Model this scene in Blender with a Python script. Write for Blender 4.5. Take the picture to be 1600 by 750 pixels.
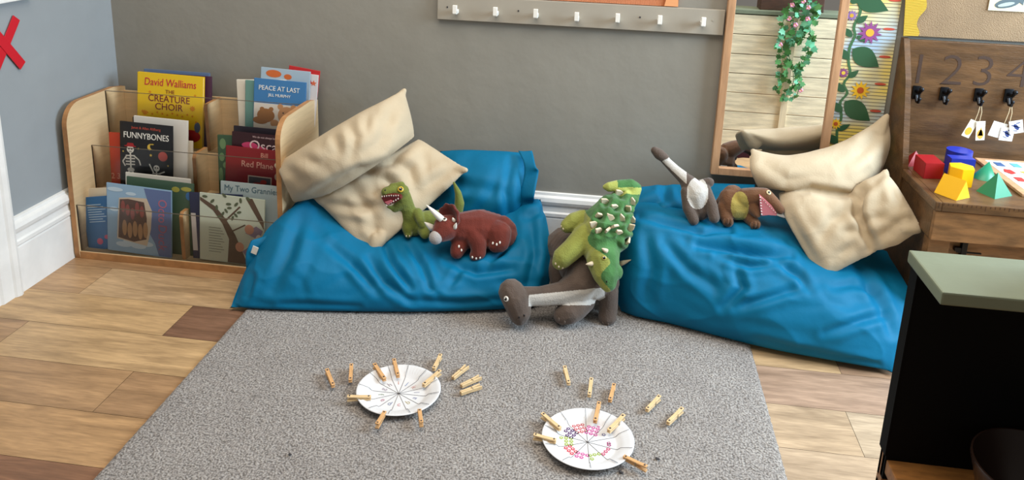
import bpy, bmesh, math, random
import numpy as np
from mathutils import Vector, Matrix, noise
from mathutils.bvhtree import BVHTree
random.seed(7)
for o in list(bpy.data.objects): bpy.data.objects.remove(o)
SC = bpy.context.scene; COL = SC.collection
# ------------------------------------------------------------------ camera
F_PX, CY, CAMZ = 1246.4, 150.0, 1.36
PITCH, YAW, ROLL = 0.25715522, 0.12585625, -0.03595026
def _R(p, yaw, roll):
    cy, sy = math.cos(yaw), math.sin(yaw); cp, sp = math.cos(p), math.sin(p); cr, sr = math.cos(roll), math.sin(roll)
    Rz = np.array([[cy,-sy,0],[sy,cy,0],[0,0,1]]); Rx = np.array([[1,0,0],[0,cp,sp],[0,-sp,cp]])
    Ry = np.array([[cr,0,sr],[0,1,0],[-sr,0,cr]])
    return Rz @ Rx @ Ry
RM = _R(PITCH, YAW, ROLL); CAM = np.array([0, 0, CAMZ])
cam_d = bpy.data.cameras.new('camera'); cam = bpy.data.objects.new('camera', cam_d); COL.objects.link(cam)
cam_d.sensor_fit = 'HORIZONTAL'; cam_d.sensor_width = 36; cam_d.lens = F_PX/1600*36
cam_d.shift_y = -(375-CY)/1600; cam_d.clip_start = .01
r_, f_, u_ = RM[:,0], RM[:,1], RM[:,2]
mw = Matrix.Identity(4)
for i in range(3):
    mw[i][0] = r_[i]; mw[i][1] = u_[i]; mw[i][2] = -f_[i]; mw[i][3] = CAM[i]
cam.matrix_world = mw; SC.camera = cam
# ------------------------------------------------------------------ light, world, exposure
SC.view_settings.view_transform = 'Standard'; SC.view_settings.look = 'None'
SC.view_settings.gamma = 1; SC.view_settings.use_curve_mapping = False
SC.view_settings.exposure = 0.0
wd = bpy.data.worlds.new('room_light'); SC.world = wd; wd.use_nodes = True
wd.node_tree.nodes['Background'].inputs[0].default_value = (1.0, .93, .84, 1)
wd.node_tree.nodes['Background'].inputs[1].default_value = 0.20
def area(name, loc, tgt, sx, sy, power, col):
    l = bpy.data.lights.new(name, 'AREA'); l.shape = 'RECTANGLE'; l.size = sx; l.size_y = sy; l.energy = power; l.color = col
    o = bpy.data.objects.new(name, l); COL.objects.link(o); o.location = loc
    o.rotation_euler = (Vector(tgt)-Vector(loc)).to_track_quat('-Z', 'Y').to_euler(); return o
area('window_light', (2.45, 2.0, 1.6), (-.1, 2.05, .25), 1.4, 1.3, 135, (.68, .85, 1.0))
area('ceiling_light', (-.1, 1.6, 2.7), (-.1, 1.75, 0), 2.6, 1.6, 72, (1.0, .91, .79))
# ------------------------------------------------------------------ pixel <-> room helpers (photo frame 1600x750)
def ray(px, py): return RM @ np.array([(px-800)/F_PX, 1, -(py-CY)/F_PX])
def at(px, py, y=None, x=None, z=None):
    d = ray(px, py)
    t = (y-CAM[1])/d[1] if y is not None else ((x-CAM[0])/d[0] if x is not None else (z-CAM[2])/d[2])
    return CAM + d*t
def depth(p): return float((np.asarray(p)-CAM) @ RM[:,1])
def proj(V):
    q = (np.asarray(V)-CAM) @ RM
    return np.stack([800+F_PX*q[...,0]/q[...,1], CY-F_PX*q[...,2]/q[...,1]], -1)
def rpx(r, p): return r*depth(p)/F_PX
# ------------------------------------------------------------------ materials
def lin(c):
    if isinstance(c, str):
        c = c.lstrip('#'); c = [int(c[i:i+2], 16)/255 for i in (0, 2, 4)]
    return tuple((x/12.92 if x <= .04045 else ((x+.055)/1.055)**2.4) for x in c) + (1,)
def mat(name, col, rough=.6, var=0, vscale=8, bump=0, bscale=60, sheen=0, metal=0, spec=.5, stretch=(1,1,1), coat=0, trans=0, detail=3, second=None, coord='Object'):
    m = bpy.data.materials.new(name); m.use_nodes = True
    nt = m.node_tree; N = nt.nodes; L = nt.links; b = N['Principled BSDF']
    c = lin(col); b.inputs['Base Color'].default_value = c; b.inputs['Roughness'].default_value = rough
    b.inputs['Metallic'].default_value = metal; b.inputs['Specular IOR Level'].default_value = spec
    b.inputs['Sheen Weight'].default_value = sheen; b.inputs['Sheen Roughness'].default_value = .5
    b.inputs['Coat Weight'].default_value = coat; b.inputs['Transmission Weight'].default_value = trans
    tc = N.new('ShaderNodeTexCoord'); mp = N.new('ShaderNodeMapping'); mp.inputs['Scale'].default_value = stretch
    L.new(tc.outputs[coord], mp.inputs['Vector'])
    if var or second:
        nz = N.new('ShaderNodeTexNoise'); nz.inputs['Scale'].default_value = vscale; nz.inputs['Detail'].default_value = detail
        L.new(mp.outputs[0], nz.inputs['Vector'])
        rp = N.new('ShaderNodeValToRGB'); rp.color_ramp.elements[0].position = .32; rp.color_ramp.elements[1].position = .68
        if second: a, bb = c, lin(second)
        else: a = tuple(x*(1-var) for x in c[:3])+(1,); bb = tuple(min(1, x*(1+var)) for x in c[:3])+(1,)
        rp.color_ramp.elements[0].color = a; rp.color_ramp.elements[1].color = bb
        L.new(nz.outputs['Fac'], rp.inputs[0]); L.new(rp.outputs[0], b.inputs['Base Color'])
    if bump:
        nb = N.new('ShaderNodeTexNoise'); nb.inputs['Scale'].default_value = bscale; nb.inputs['Detail'].default_value = 4
        L.new(mp.outputs[0], nb.inputs['Vector'])
        bp = N.new('ShaderNodeBump'); bp.inputs['Strength'].default_value = min(1, bump); bp.inputs['Distance'].default_value = .004*max(1, bump)
        L.new(nb.outputs['Fac'], bp.inputs['Height']); L.new(bp.outputs[0], b.inputs['Normal'])
    return m
M = {}
M['wall'] = mat('grey_wall_paint', '#8d8a81', .55, .035, 5, .5, 14)
M['white'] = mat('white_gloss_paint', '#e6e6e4', .35, .05, 12, .35, 30)
M['white_matt'] = mat('white_paint', '#e9e7e0', .5, .03, 20)
M['rail'] = mat('warm_grey_paint', '#a19a8d', .5, .03, 12)
M['tape'] = mat('red_tape', '#c01326', .4)
M['beech'] = mat('pale_beech_ply', '#d3b78e', .45, .06, 6, .15, 20, stretch=(1.2, 1.2, 14))
M['beech_edge'] = mat('beech_ply_edge', '#ad7c4d', .5, .15, 30)
M['oak'] = mat('mirror_oak', '#b88d68', .5, .15, 8, .2, 30, stretch=(6, 6, 1))
M['desk'] = mat('stained_wood', '#5e4227', .38, .33, 5, .25, 25, stretch=(2, 5, 9), detail=6)
M['desk2'] = mat('stained_wood_front', '#7d5936', .45, .35, 6, .25, 25, stretch=(2, 5, 9), detail=6)
M['green_paint'] = mat('pale_green_paint', '#757d68', .5, .06, 10, .2, 30)
M['black'] = mat('black_paint', '#060606', .75, spec=.15)
M['dark_wood'] = mat('dark_wood', '#4a2f20', .6, .25, 8, stretch=(3, 3, 12))
M['shelf_wood'] = mat('amber_wood', '#8d5d2c', .5, .25, 8, stretch=(3, 12, 12))
M['fence'] = mat('pale_fence_board', '#e2d3b4', .7, .22, 4.5, .3, 30, stretch=(1.6, 8, 12), detail=7)
M['fence2'] = mat('pale_batten', '#d9c6a5', .7, .2, 4.5, stretch=(10, 8, 1.2))
M['iron'] = mat('black_iron', '#15161a', .35, metal=.6)
M['groove'] = mat('burnt_groove', '#3f2a1d', .8)
M['bag'] = mat('teal_blue_cotton', '#006890', .6, .05, 7, .2, 55, spec=.2)
M['cream'] = mat('cream_cotton', '#bcab90', .8, .05, 9, .22, 210, sheen=.08, spec=.2)
M['black_p'] = mat('black_eye', '#0a0908', .12)
M['white_felt'] = mat('white_felt', '#ece6da', .8)
M['cream_felt'] = mat('cream_felt', '#d3c3a8', .85, .1, 60)
M['paper'] = mat('white_paper_plate', '#d6d5d6', .7)
M['page'] = mat('page_paper', '#e7dfcf', .8, .06, 60, stretch=(1, 60, 1))
M['peg'] = mat('pale_peg_wood', '#d9b98a', .6, .12, 60, stretch=(1, 8, 8))
M['peg2'] = mat('warm_peg_wood', '#cf9f6b', .6, .12, 60, stretch=(1, 8, 8))
M['steel'] = mat('spring_steel', '#a9a59b', .35, metal=.9)
M['ink'] = mat('dark_ink', '#3a3638', .7)
M['silver'] = mat('mirror_silver', '#f2f2f0', .0, metal=1)
M['leaf'] = mat('ivy_leaf', '#3f7a3a', .5, .35, 25)
M['leaf2'] = mat('ivy_leaf_pale', '#57a077', .5, .3, 25)
M['pink'] = mat('pink_petal', '#f0a3c0', .6, .1, 40)
M['hessian'] = mat('hessian', '#90785c', .9, .08, 14, .6, 260)
M['red_pl'] = mat('red_plastic', '#960c15', .45); M['blue_pl'] = mat('blue_plastic', '#1c2f9c', .35)
M['yel_pl'] = mat('yellow_plastic', '#f2b90a', .35); M['grn_pl'] = mat('green_plastic', '#1f7d5a', .4)
def cm(c, rough=.45):
    k = 'c_'+c+str(rough)
    if k not in M: M[k] = mat('print_'+c.strip('#'), c, rough)
    return M[k]
def plush(name, c, v=.14): return mat(name, c, .9, v, 22, .5, 240, sheen=.25, spec=.15)
# ridged card and acrylic
def corrugated(name, c, axis=0, scale=90):
    m = mat(name, c, .6); nt = m.node_tree; b = nt.nodes['Principled BSDF']
    tc = nt.nodes.new('ShaderNodeTexCoord'); w = nt.nodes.new('ShaderNodeTexWave'); w.inputs['Scale'].default_value = scale
    w.bands_direction = 'XYZ'[axis]; bp = nt.nodes.new('ShaderNodeBump'); bp.inputs['Strength'].default_value = 1; bp.inputs['Distance'].default_value = .003
    nt.links.new(tc.outputs['Object'], w.inputs['Vector']); nt.links.new(w.outputs['Fac'], bp.inputs['Height']); nt.links.new(bp.outputs[0], b.inputs['Normal'])
    return m
M['orange_card'] = corrugated('orange_corrugated_card', '#e58a55'); M['yellow_card'] = corrugated('yellow_corrugated_card', '#edc63a', 2)
def acrylic():
    m = bpy.data.materials.new('clear_acrylic'); m.use_nodes = True; nt = m.node_tree; N = nt.nodes
    for n in list(N): N.remove(n)
    o = N.new('ShaderNodeOutputMaterial'); t = N.new('ShaderNodeBsdfTransparent'); g = N.new('ShaderNodeBsdfGlossy'); mx = N.new('ShaderNodeMixShader'); fr = N.new('ShaderNodeFresnel')
    t.inputs[0].default_value = (.985, .985, .98, 1); g.inputs['Roughness'].default_value = .08; fr.inputs[0].default_value = 1.2
    nt.links.new(fr.outputs[0], mx.inputs[0]); nt.links.new(t.outputs[0], mx.inputs[1]); nt.links.new(g.outputs[0], mx.inputs[2]); nt.links.new(mx.outputs[0], o.inputs[0])
    return m
M['acrylic'] = acrylic(); M['acrylic_edge'] = mat('acrylic_edge', '#5e564a', .2)
# floor planks
def plank_mat():
    m = bpy.data.materials.new('oak_vinyl_planks'); m.use_nodes = True; nt = m.node_tree; N = nt.nodes; L = nt.links; b = N['Principled BSDF']
    at_ = N.new('ShaderNodeVertexColor'); at_.layer_name = 'tone'
    tc = N.new('ShaderNodeTexCoord'); mp = N.new('ShaderNodeMapping'); mp.inputs['Scale'].default_value = (1.4, 11, 1)
    ad = N.new('ShaderNodeVectorMath'); ad.operation = 'ADD'
    sc = N.new('ShaderNodeVectorMath'); sc.operation = 'SCALE'; sc.inputs['Scale'].default_value = 37
    L.new(at_.outputs['Color'], sc.inputs[0]); L.new(tc.outputs['Object'], ad.inputs[0]); L.new(sc.outputs[0], ad.inputs[1]); L.new(ad.outputs[0], mp.inputs[0])
    n1 = N.new('ShaderNodeTexNoise'); n1.inputs['Scale'].default_value = 2.2; n1.inputs['Detail'].default_value = 6; n1.inputs['Distortion'].default_value = 1.1; L.new(mp.outputs[0], n1.inputs[0])
    n2 = N.new('ShaderNodeTexNoise'); n2.inputs['Scale'].default_value = 16; n2.inputs['Detail'].default_value = 5; L.new(mp.outputs[0], n2.inputs[0])
    r1 = N.new('ShaderNodeValToRGB'); r1.color_ramp.elements[0].position = .3; r1.color_ramp.elements[1].position = .7
    r1.color_ramp.elements[0].color = (.62, .60, .58, 1); r1.color_ramp.elements[1].color = (1.12, 1.12, 1.12, 1); L.new(n1.outputs['Fac'], r1.inputs[0])
    r2 = N.new('ShaderNodeValToRGB'); r2.color_ramp.elements[0].position = .35; r2.color_ramp.elements[1].position = .65
    r2.color_ramp.elements[0].color = (.84, .83, .82, 1); r2.color_ramp.elements[1].color = (1.06, 1.06, 1.06, 1); L.new(n2.outputs['Fac'], r2.inputs[0])
    m1 = N.new('ShaderNodeMix'); m1.data_type = 'RGBA'; m1.blend_type = 'MULTIPLY'; m1.inputs[0].default_value = 1
    m2 = N.new('ShaderNodeMix'); m2.data_type = 'RGBA'; m2.blend_type = 'MULTIPLY'; m2.inputs[0].default_value = 1
    L.new(at_.outputs['Color'], m1.inputs[6]); L.new(r1.outputs[0], m1.inputs[7]); L.new(m1.outputs[2], m2.inputs[6]); L.new(r2.outputs[0], m2.inputs[7])
    L.new(m2.outputs[2], b.inputs['Base Color']); b.inputs['Roughness'].default_value = .38
    bp = N.new('ShaderNodeBump'); bp.inputs['Strength'].default_value = .15; bp.inputs['Distance'].default_value = .002
    L.new(n2.outputs['Fac'], bp.inputs['Height']); L.new(bp.outputs[0], b.inputs['Normal'])
    return m
M['plank'] = plank_mat()
def rug_mat():
    m = mat('grey_carpet', '#a09a96', .95, 0, 1, 0, sheen=.2, spec=.1); nt = m.node_tree; N = nt.nodes; L = nt.links; b = N['Principled BSDF']
    tc = N.new('ShaderNodeTexCoord'); n = N.new('ShaderNodeTexNoise'); n.inputs['Scale'].default_value = 190; n.inputs['Detail'].default_value = 3
    L.new(tc.outputs['Object'], n.inputs[0]); r = N.new('ShaderNodeValToRGB'); e = r.color_ramp.elements
    e[0].position = .36; e[0].color = lin('#67625e'); e[1].position = .66; e[1].color = lin('#b5afa9'); k = e.new(.5); k.color = lin('#948d88')
    n3 = N.new('ShaderNodeTexNoise'); n3.inputs['Scale'].default_value = 7; L.new(tc.outputs['Object'], n3.inputs[0])
    r3 = N.new('ShaderNodeValToRGB'); r3.color_ramp.elements[0].position = .3; r3.color_ramp.elements[0].color = (.86, .85, .85, 1); r3.color_ramp.elements[1].position = .7
    mx = N.new('ShaderNodeMix'); mx.data_type = 'RGBA'; mx.blend_type = 'MULTIPLY'; mx.inputs[0].default_value = 1
    L.new(n.outputs['Fac'], r.inputs[0]); L.new(n3.outputs['Fac'], r3.inputs[0]); L.new(r.outputs[0], mx.inputs[6]); L.new(r3.outputs[0], mx.inputs[7]); L.new(mx.outputs[2], b.inputs['Base Color'])
    bp = N.new('ShaderNodeBump'); bp.inputs['Strength'].default_value = 1; bp.inputs['Distance'].default_value = .006; L.new(n.outputs['Fac'], bp.inputs['Height']); L.new(bp.outputs[0], b.inputs['Normal'])
    return m
M['rug'] = rug_mat()
# ------------------------------------------------------------------ object helpers
def wl(o):
    v = Vector((0,0,0))
    while o is not None: v = v + o.location; o = o.parent
    return v
def tag(o, label=None, cat=None, group=None, kind=None):
    if label: o['label'] = label
    if cat: o['category'] = cat
    if group: o['group'] = group
    if kind: o['kind'] = kind
    return o
def thing(name, label, cat, loc=(0,0,0), rot=(0,0,0), group=None):
    o = bpy.data.objects.new(name, None); COL.objects.link(o); o.location = loc; o.rotation_euler = rot; o.empty_display_size = .02
    return tag(o, label, cat, group)
class MB:
    def __init__(s): s.b = bmesh.new(); s.mi = 0
    def _fin(s, vs, mi):
        fs = set(f for v in vs for f in v.link_faces)
        for f in fs: f.material_index = s.mi if mi is None else mi
        return vs
    def box(s, x0, x1, y0, y1, z0, z1, bev=0, mi=None, mtx=None):
        m = Matrix.Translation(((x0+x1)/2, (y0+y1)/2, (z0+z1)/2)) @ Matrix.Diagonal((x1-x0, y1-y0, z1-z0, 1))
        vs = bmesh.ops.create_cube(s.b, size=1, matrix=m)['verts']; s._fin(vs, mi)
        if bev:
            es = list(set(e for v in vs for e in v.link_edges))
            r = bmesh.ops.bevel(s.b, geom=es, offset=bev, segments=2, affect='EDGES', profile=.6)
            vs = list(set(v for f in r['faces'] for v in f.verts) | set(v for v in vs if v.is_valid))
            fs = set(f for v in vs for f in v.link_faces)
            for f in fs: f.material_index = s.mi if mi is None else mi
        if mtx is not None: bmesh.ops.transform(s.b, matrix=mtx, verts=list(vs))
        return s
    def ball(s, p, r, sc=(1,1,1), seg=16, mi=None, rot=None):
        m = Matrix.Translation(p) @ (rot.to_4x4() if rot else Matrix.Identity(4)) @ Matrix.Diagonal((r*sc[0], r*sc[1], r*sc[2], 1))
        s._fin(bmesh.ops.create_uvsphere(s.b, u_segments=seg, v_segments=max(6, seg//2), radius=1, matrix=m)['verts'], mi); return s
    def cone(s, p, q, r0, r1, seg=12, mi=None):
        p, q = Vector(p), Vector(q); d = q-p
        m = Matrix.Translation((p+q)/2) @ d.to_track_quat('Z', 'Y').to_matrix().to_4x4()
        s._fin(bmesh.ops.create_cone(s.b, cap_ends=True, segments=seg, radius1=r0, radius2=max(r1, 1e-5), depth=d.length, matrix=m)['verts'], mi); return s
    def tube(s, pts, rs, seg=8, mi=None, cap=True):
        pts = [Vector(p) for p in pts]; n = len(pts)
        if not hasattr(rs, '__len__'): rs = [rs]*n
        rings = []; up = Vector((0,0,1))
        for i, p in enumerate(pts):
            d = (pts[min(i+1, n-1)]-pts[max(i-1, 0)]).normalized()
            a = d.cross(up if abs(d.dot(up)) < .95 else Vector((1,0,0))).normalized(); b = d.cross(a).normalized()
            rings.append([s.b.verts.new(p+(a*math.cos(t)+b*math.sin(t))*rs[i]) for t in [k*2*math.pi/seg for k in range(seg)]])
        for i in range(n-1):
            for k in range(seg):
                f = s.b.faces.new((rings[i][k], rings[i][(k+1)%seg], rings[i+1][(k+1)%seg], rings[i+1][k])); f.material_index = s.mi if mi is None else mi
        if cap:
            for rg in (rings[0][::-1], rings[-1]):
                f = s.b.faces.new(rg); f.material_index = s.mi if mi is None else mi
        return s
    def prism(s, poly, d, mi=None, side=None):      # poly: 3-D points of one face, d: extrusion vector
        d = Vector(d); a = [s.b.verts.new(Vector(p)) for p in poly]; b = [s.b.verts.new(Vector(p)+d) for p in poly]; n = len(a)
        m0 = s.mi if mi is None else mi; m1 = m0 if side is None else side
        for f in (s.b.faces.new(a), s.b.faces.new(b[::-1])): f.material_index = m0
        for i in range(n):
            f = s.b.faces.new((a[i], b[i], b[(i+1)%n], a[(i+1)%n])); f.material_index = m1
        return s
    def build(s, name, mats, parent=None, world=True, smooth=False, loc=None, label=None):
        bmesh.ops.recalc_face_normals(s.b, faces=s.b.faces[:])
        me = bpy.data.meshes.new(name); s.b.to_mesh(me); s.b.free()
        return link(name, me, mats, parent, world, smooth, loc, label)
def link(name, me, mats, parent=None, world=True, smooth=False, loc=None, label=None):
    if not isinstance(mats, (list, tuple)): mats = [mats]
    if len(me.materials): me.materials.clear()
    for m in mats: me.materials.append(m)
    o = bpy.data.objects.new(name, me); COL.objects.link(o)
    if parent is not None:
        o.parent = parent
        if world: me.transform(Matrix.Translation(-wl(parent)))
    elif loc is not None:
        me.transform(Matrix.Translation(-Vector(loc))); o.location = loc
    if smooth:
        for p in me.polygons: p.use_smooth = True
        if smooth == 'auto':
            try: me.set_sharp_from_angle(angle=math.radians(40))
            except Exception: pass
    if label: o['label'] = label
    return o
def raw(name, V, Fc, mats, parent=None, smooth=True, loc=None, world=True, mi=None):
    me = bpy.data.meshes.new(name); me.from_pydata([tuple(v) for v in V], [], [tuple(f) for f in Fc]); me.update()
    if mi is not None: me.polygons.foreach_set('material_index', mi)
    b = bmesh.new(); b.from_mesh(me); bmesh.ops.recalc_face_normals(b, faces=b.faces[:]); b.to_mesh(me); b.free()
    return link(name, me, mats, parent, world, smooth, loc)
def text_mesh(body, size, mtx, extrude=.0004, align='CENTER', shear=0, sx=1, offset=0):
    c = bpy.data.curves.new('t', 'FONT'); c.body = body; c.size = size; c.align_x = align; c.align_y = 'CENTER'; c.extrude = extrude; c.shear = shear; c.resolution_u = 3; c.offset = offset
    o = bpy.data.objects.new('t', c); COL.objects.link(o)
    me = bpy.data.meshes.new_from_object(o.evaluated_get(bpy.context.evaluated_depsgraph_get()))
    bpy.data.objects.remove(o); bpy.data.curves.remove(c)
    me.transform(mtx @ Matrix.Diagonal((sx, 1, 1, 1))); return me
FACE = Matrix.Rotation(math.pi/2, 4, 'X')           # lies in XZ, faces -Y
def words(name, body, size, x, z, m, parent, y=-.0006, **k):
    roll = k.pop('roll', 0)
    me = text_mesh(body, size, Matrix.Translation((x, y, z)) @ Matrix.Rotation(roll, 4, 'Y') @ FACE, **k)
    return link(name, me, m, parent, world=False)
def copy_tree(o, parent=None):
    c = o.copy(); COL.objects.link(c)
    if parent is not None: c.parent = parent
    for ch in o.children: copy_tree(ch, c)
    return c
def bvh_of(o):
    me = o.data; off = wl(o)
    return BVHTree.FromPolygons([v.co+off for v in me.vertices], [tuple(p.vertices) for p in me.polygons])
def hit(bv, px, py):
    d = Vector(ray(px, py)).normalized(); h = bv.ray_cast(Vector(CAM), d)
    return (h[0], h[1]) if h[0] is not None else (None, None)
def struct(o): o['kind'] = 'structure'; return o
# ------------------------------------------------------------------ the room
WY, LX = 2.80, -1.907
def build_floor():
    V = []; Fc = []; mi = []; tones = []
    V += [(-2.2,-.6,-.004),(2.6,-.6,-.004),(2.6,2.85,-.004),(-2.2,2.85,-.004)]; Fc.append((0,1,2,3)); mi.append(1); tones.append((.05,.04,.03))
    joints = {0:.734, 1:-1.30, 2:.698, 3:-1.277, 4:.30, 5:-1.0}
    pal = ['#bf9a71', '#c6a27a', '#b48f68', '#caa981', '#ba9671', '#b08b66']
    special = {(1,-1.30):'#85624c', (1,-2.52):'#c4a174', (2,-1.742):'#c9a679', (3,-2.497):'#b18c64', (3,-1.277):'#a8845f', (4,-2.14):'#b99266', (4,-.92):'#b99266', (0,.734):'#a98a70', (0,-.486):'#c4a57e', (1,-.08):'#a78b75', (2,-.522):'#b89f82', (2,.698):'#bba68c', (3,-.057):'#bda58a', (5,-2.22):'#93694c'}
    g = .0006
    for k in range(-3, 14):
        y1 = 2.189+.183-.183*k; y0 = y1-.183
        j0 = joints.get(k, ((k*.47) % 1.22)-.3)
        x = j0-1.22*4
        while x < 2.6:
            a, b = max(x, -2.2), min(x+1.22, 2.6)
            if b > a and y0 > -.6 and y0 < 2.84:
                n = len(V); V += [(a+g,y0+g,0),(b-g,y0+g,0),(b-g,min(y1,2.85)-g,0),(a+g,min(y1,2.85)-g,0)]; Fc.append((n,n+1,n+2,n+3)); mi.append(0)
                c = None
                for (kk, xx), hx in special.items():
                    if kk == k and abs(xx-x) < .02: c = hx
                if k == 5 and x < -1.2: c = '#93694c'
                if c is None: c = pal[(k*7+int(x*3)+50) % 6]
                tones.append(lin(c)[:3])
            x += 1.22
    o = raw('floor', V, Fc, [M['plank'], M['groove']], smooth=False, mi=mi); me = o.data
    ca = me.color_attributes.new('tone', 'FLOAT_COLOR', 'CORNER')
    for p in me.polygons:
        for li in p.loop_indices: ca.data[li].color = (*tones[p.index], 1)
    struct(o)
build_floor()
def wall_grid(name, o, ex, ez, nx, nz, off, amp):
    V = []; Fc = []
    for j in range(nz+1):
        for i in range(nx+1):
            p = Vector(o)+Vector(ex)*(i/nx)+Vector(ez)*(j/nz)
            V.append(p+Vector(off)*amp*noise.noise(p*2.3))
    for j in range(nz):
        for i in range(nx):
            a = j*(nx+1)+i; Fc.append((a,a+1,a+nx+2,a+nx+1))
    return V, Fc
V, Fc = wall_grid('wall_back', (LX, WY, 0), (4.5,0,0), (0,0,2.6), 90, 52, (0,-1,0), .003); struct(raw('wall_back', V, Fc, M['wall']))
V, Fc = wall_grid('wall_left', (LX, -.6, 0), (0,3.4,0), (0,0,2.6), 70, 52, (1,0,0), .003); struct(raw('wall_left', V, Fc, mat('blue_grey_left_wall', '#90969a', .55, .03, 5, .5, 14)))  # left wall base colour set bluer than the back wall
# skirting: moulded profile (depth, height)
PROF = [(0,0),(.022,0),(.022,.158),(.020,.163),(.024,.168),(.024,.180),(.019,.186),(.017,.205),(.023,.214),(.026,.226),(.022,.240),(.012,.247),(.010,.256),(0,.258)]
b = MB(); b.prism([(LX, WY-d, h) for d, h in PROF], (4.4, 0, 0)); struct(b.build('baseboard_back', M['white']))
b = MB(); b.prism([(LX+d, 2.15, h) for d, h in PROF], (0, WY-2.15, 0)); struct(b.build('baseboard_left', M['white']))
# door architrave on the left wall and the sill strip above
b = MB(); AP = [(0,0),(.030,0),(.034,.012),(.028,.024),(.022,.030),(.022,.075),(.016,.082),(.016,.11),(0,.11)]
b.prism([(LX+d, 2.155-w, 0) for d, w in AP], (0, 0, 2.1)); struct(b.build('trim_1', M['white']))
b = MB(); b.box(LX, LX+.02, 2.02, 2.37, .952, .99, .003); struct(b.build('trim_2', M['white']))
# ------------------------------------------------------------------ red tape cross on the left wall
cx = at(8, 71, x=LX+.004)
t = thing('tape_cross', 'large red tape cross stuck on the grey left wall', 'wall marking', cx)
for a, l in ((math.radians(52), .20), (math.radians(-52), .20)):
    b = MB(); b.box(-.0012, .0012, -l/2, l/2, -.0165, .0165, .0005); o = b.build('tape_strip', M['tape'], t, world=False); o.rotation_euler = (a, 0, 0); o.location = (.0005 if a > 0 else .0022, 0, 0)
# ------------------------------------------------------------------ rug
def build_rug():
    x0, x1, y0, y1 = -1.121, .486, .95, 2.52; nx, ny = 230, 225; V = []; Fc = []
    for j in range(ny+1):
        for i in range(nx+1):
            x = x0+(x1-x0)*i/nx; y = y0+(y1-y0)*j/ny
            e = min(i, nx-i, j, ny-j)
            z = .0105+.0035*noise.noise(Vector((x*70, y*70, 0)))+.0018*noise.noise(Vector((x*160, y*160, 3)))
            if e == 0: z = .001; x += .002*noise.noise(Vector((y*60, 5, 1)))
            elif e == 1: z *= .8
            V.append((x, y, z))
    for j in range(ny):
        for i in range(nx):
            a = j*(nx+1)+i; Fc.append((a,a+1,a+nx+2,a+nx+1))
    o = raw('rug', V, Fc, M['rug'], loc=((x0+x1)/2, 1.7, 0)); tag(o, 'grey short-pile rug lying on the wood plank floor', 'rug')
build_rug()
# ------------------------------------------------------------------ soft shapes
def catmull(P, n, closed=False):
    P = np.asarray(P, float); m = len(P); out = []
    segs = m if closed else m-1
    ts = np.linspace(0, segs, n, endpoint=not closed)
    for t in ts:
        i = min(int(t), segs-1); u = t-i
        if closed: a, b, c, d = P[(i-1)%m], P[i%m], P[(i+1)%m], P[(i+2)%m]
        else:
            b, c = P[i], P[i+1]; a = P[i-1] if i > 0 else 2*b-c; d = P[i+2] if i+2 < m else 2*c-b
        out.append(.5*((2*b)+(c-a)*u+(2*a-5*b+4*c-d)*u*u+(3*b-a-3*c+d)*u**3))
    return np.array(out)
def grid_normals(G, closed_v):
    du = np.gradient(G, axis=0)
    if closed_v: dv = (np.roll(G, -1, 1)-np.roll(G, 1, 1))
    else: dv = np.gradient(G, axis=1)
    n = np.cross(du, dv); l = np.linalg.norm(n, axis=-1, keepdims=True); return n/np.maximum(l, 1e-9)
def wrinkle(Vf, Nf, items):
    px = proj(Vf); out = Vf.copy()
    for pts, amp, w in items:
        pts = np.array(pts, float); sl = np.linalg.norm(np.diff(pts, axis=0), axis=1); tot = sl.sum(); acc = 0
        best = np.full(len(Vf), 1e9); tb = np.zeros(len(Vf))
        for i in range(len(pts)-1):
            a, d = pts[i], pts[i+1]-pts[i]; L2 = (d*d).sum()
            t = np.clip(((px-a)@d)/L2, 0, 1); dist = np.linalg.norm(px-(a+t[:,None]*d), axis=1)
            k = dist < best; best[k] = dist[k]; tb[k] = ((acc+t*sl[i])/tot)[k]; acc += sl[i]
        tap = np.sin(np.pi*np.clip(.08+.84*tb, 0, 1))**.7
        prof = -np.exp(-(best/w)**2)+.55*np.exp(-((best-1.9*w)/(1.1*w))**2)
        out += Nf*(amp*tap*prof)[:,None]
    return out
def faces_of(nu, nv, closed_v):
    Fc = []
    for i in range(nu-1):
        for j in range(nv if closed_v else nv-1):
            Fc.append((i*nv+j, (i+1)*nv+j, (i+1)*nv+(j+1)%nv, i*nv+(j+1)%nv))
    return Fc
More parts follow.
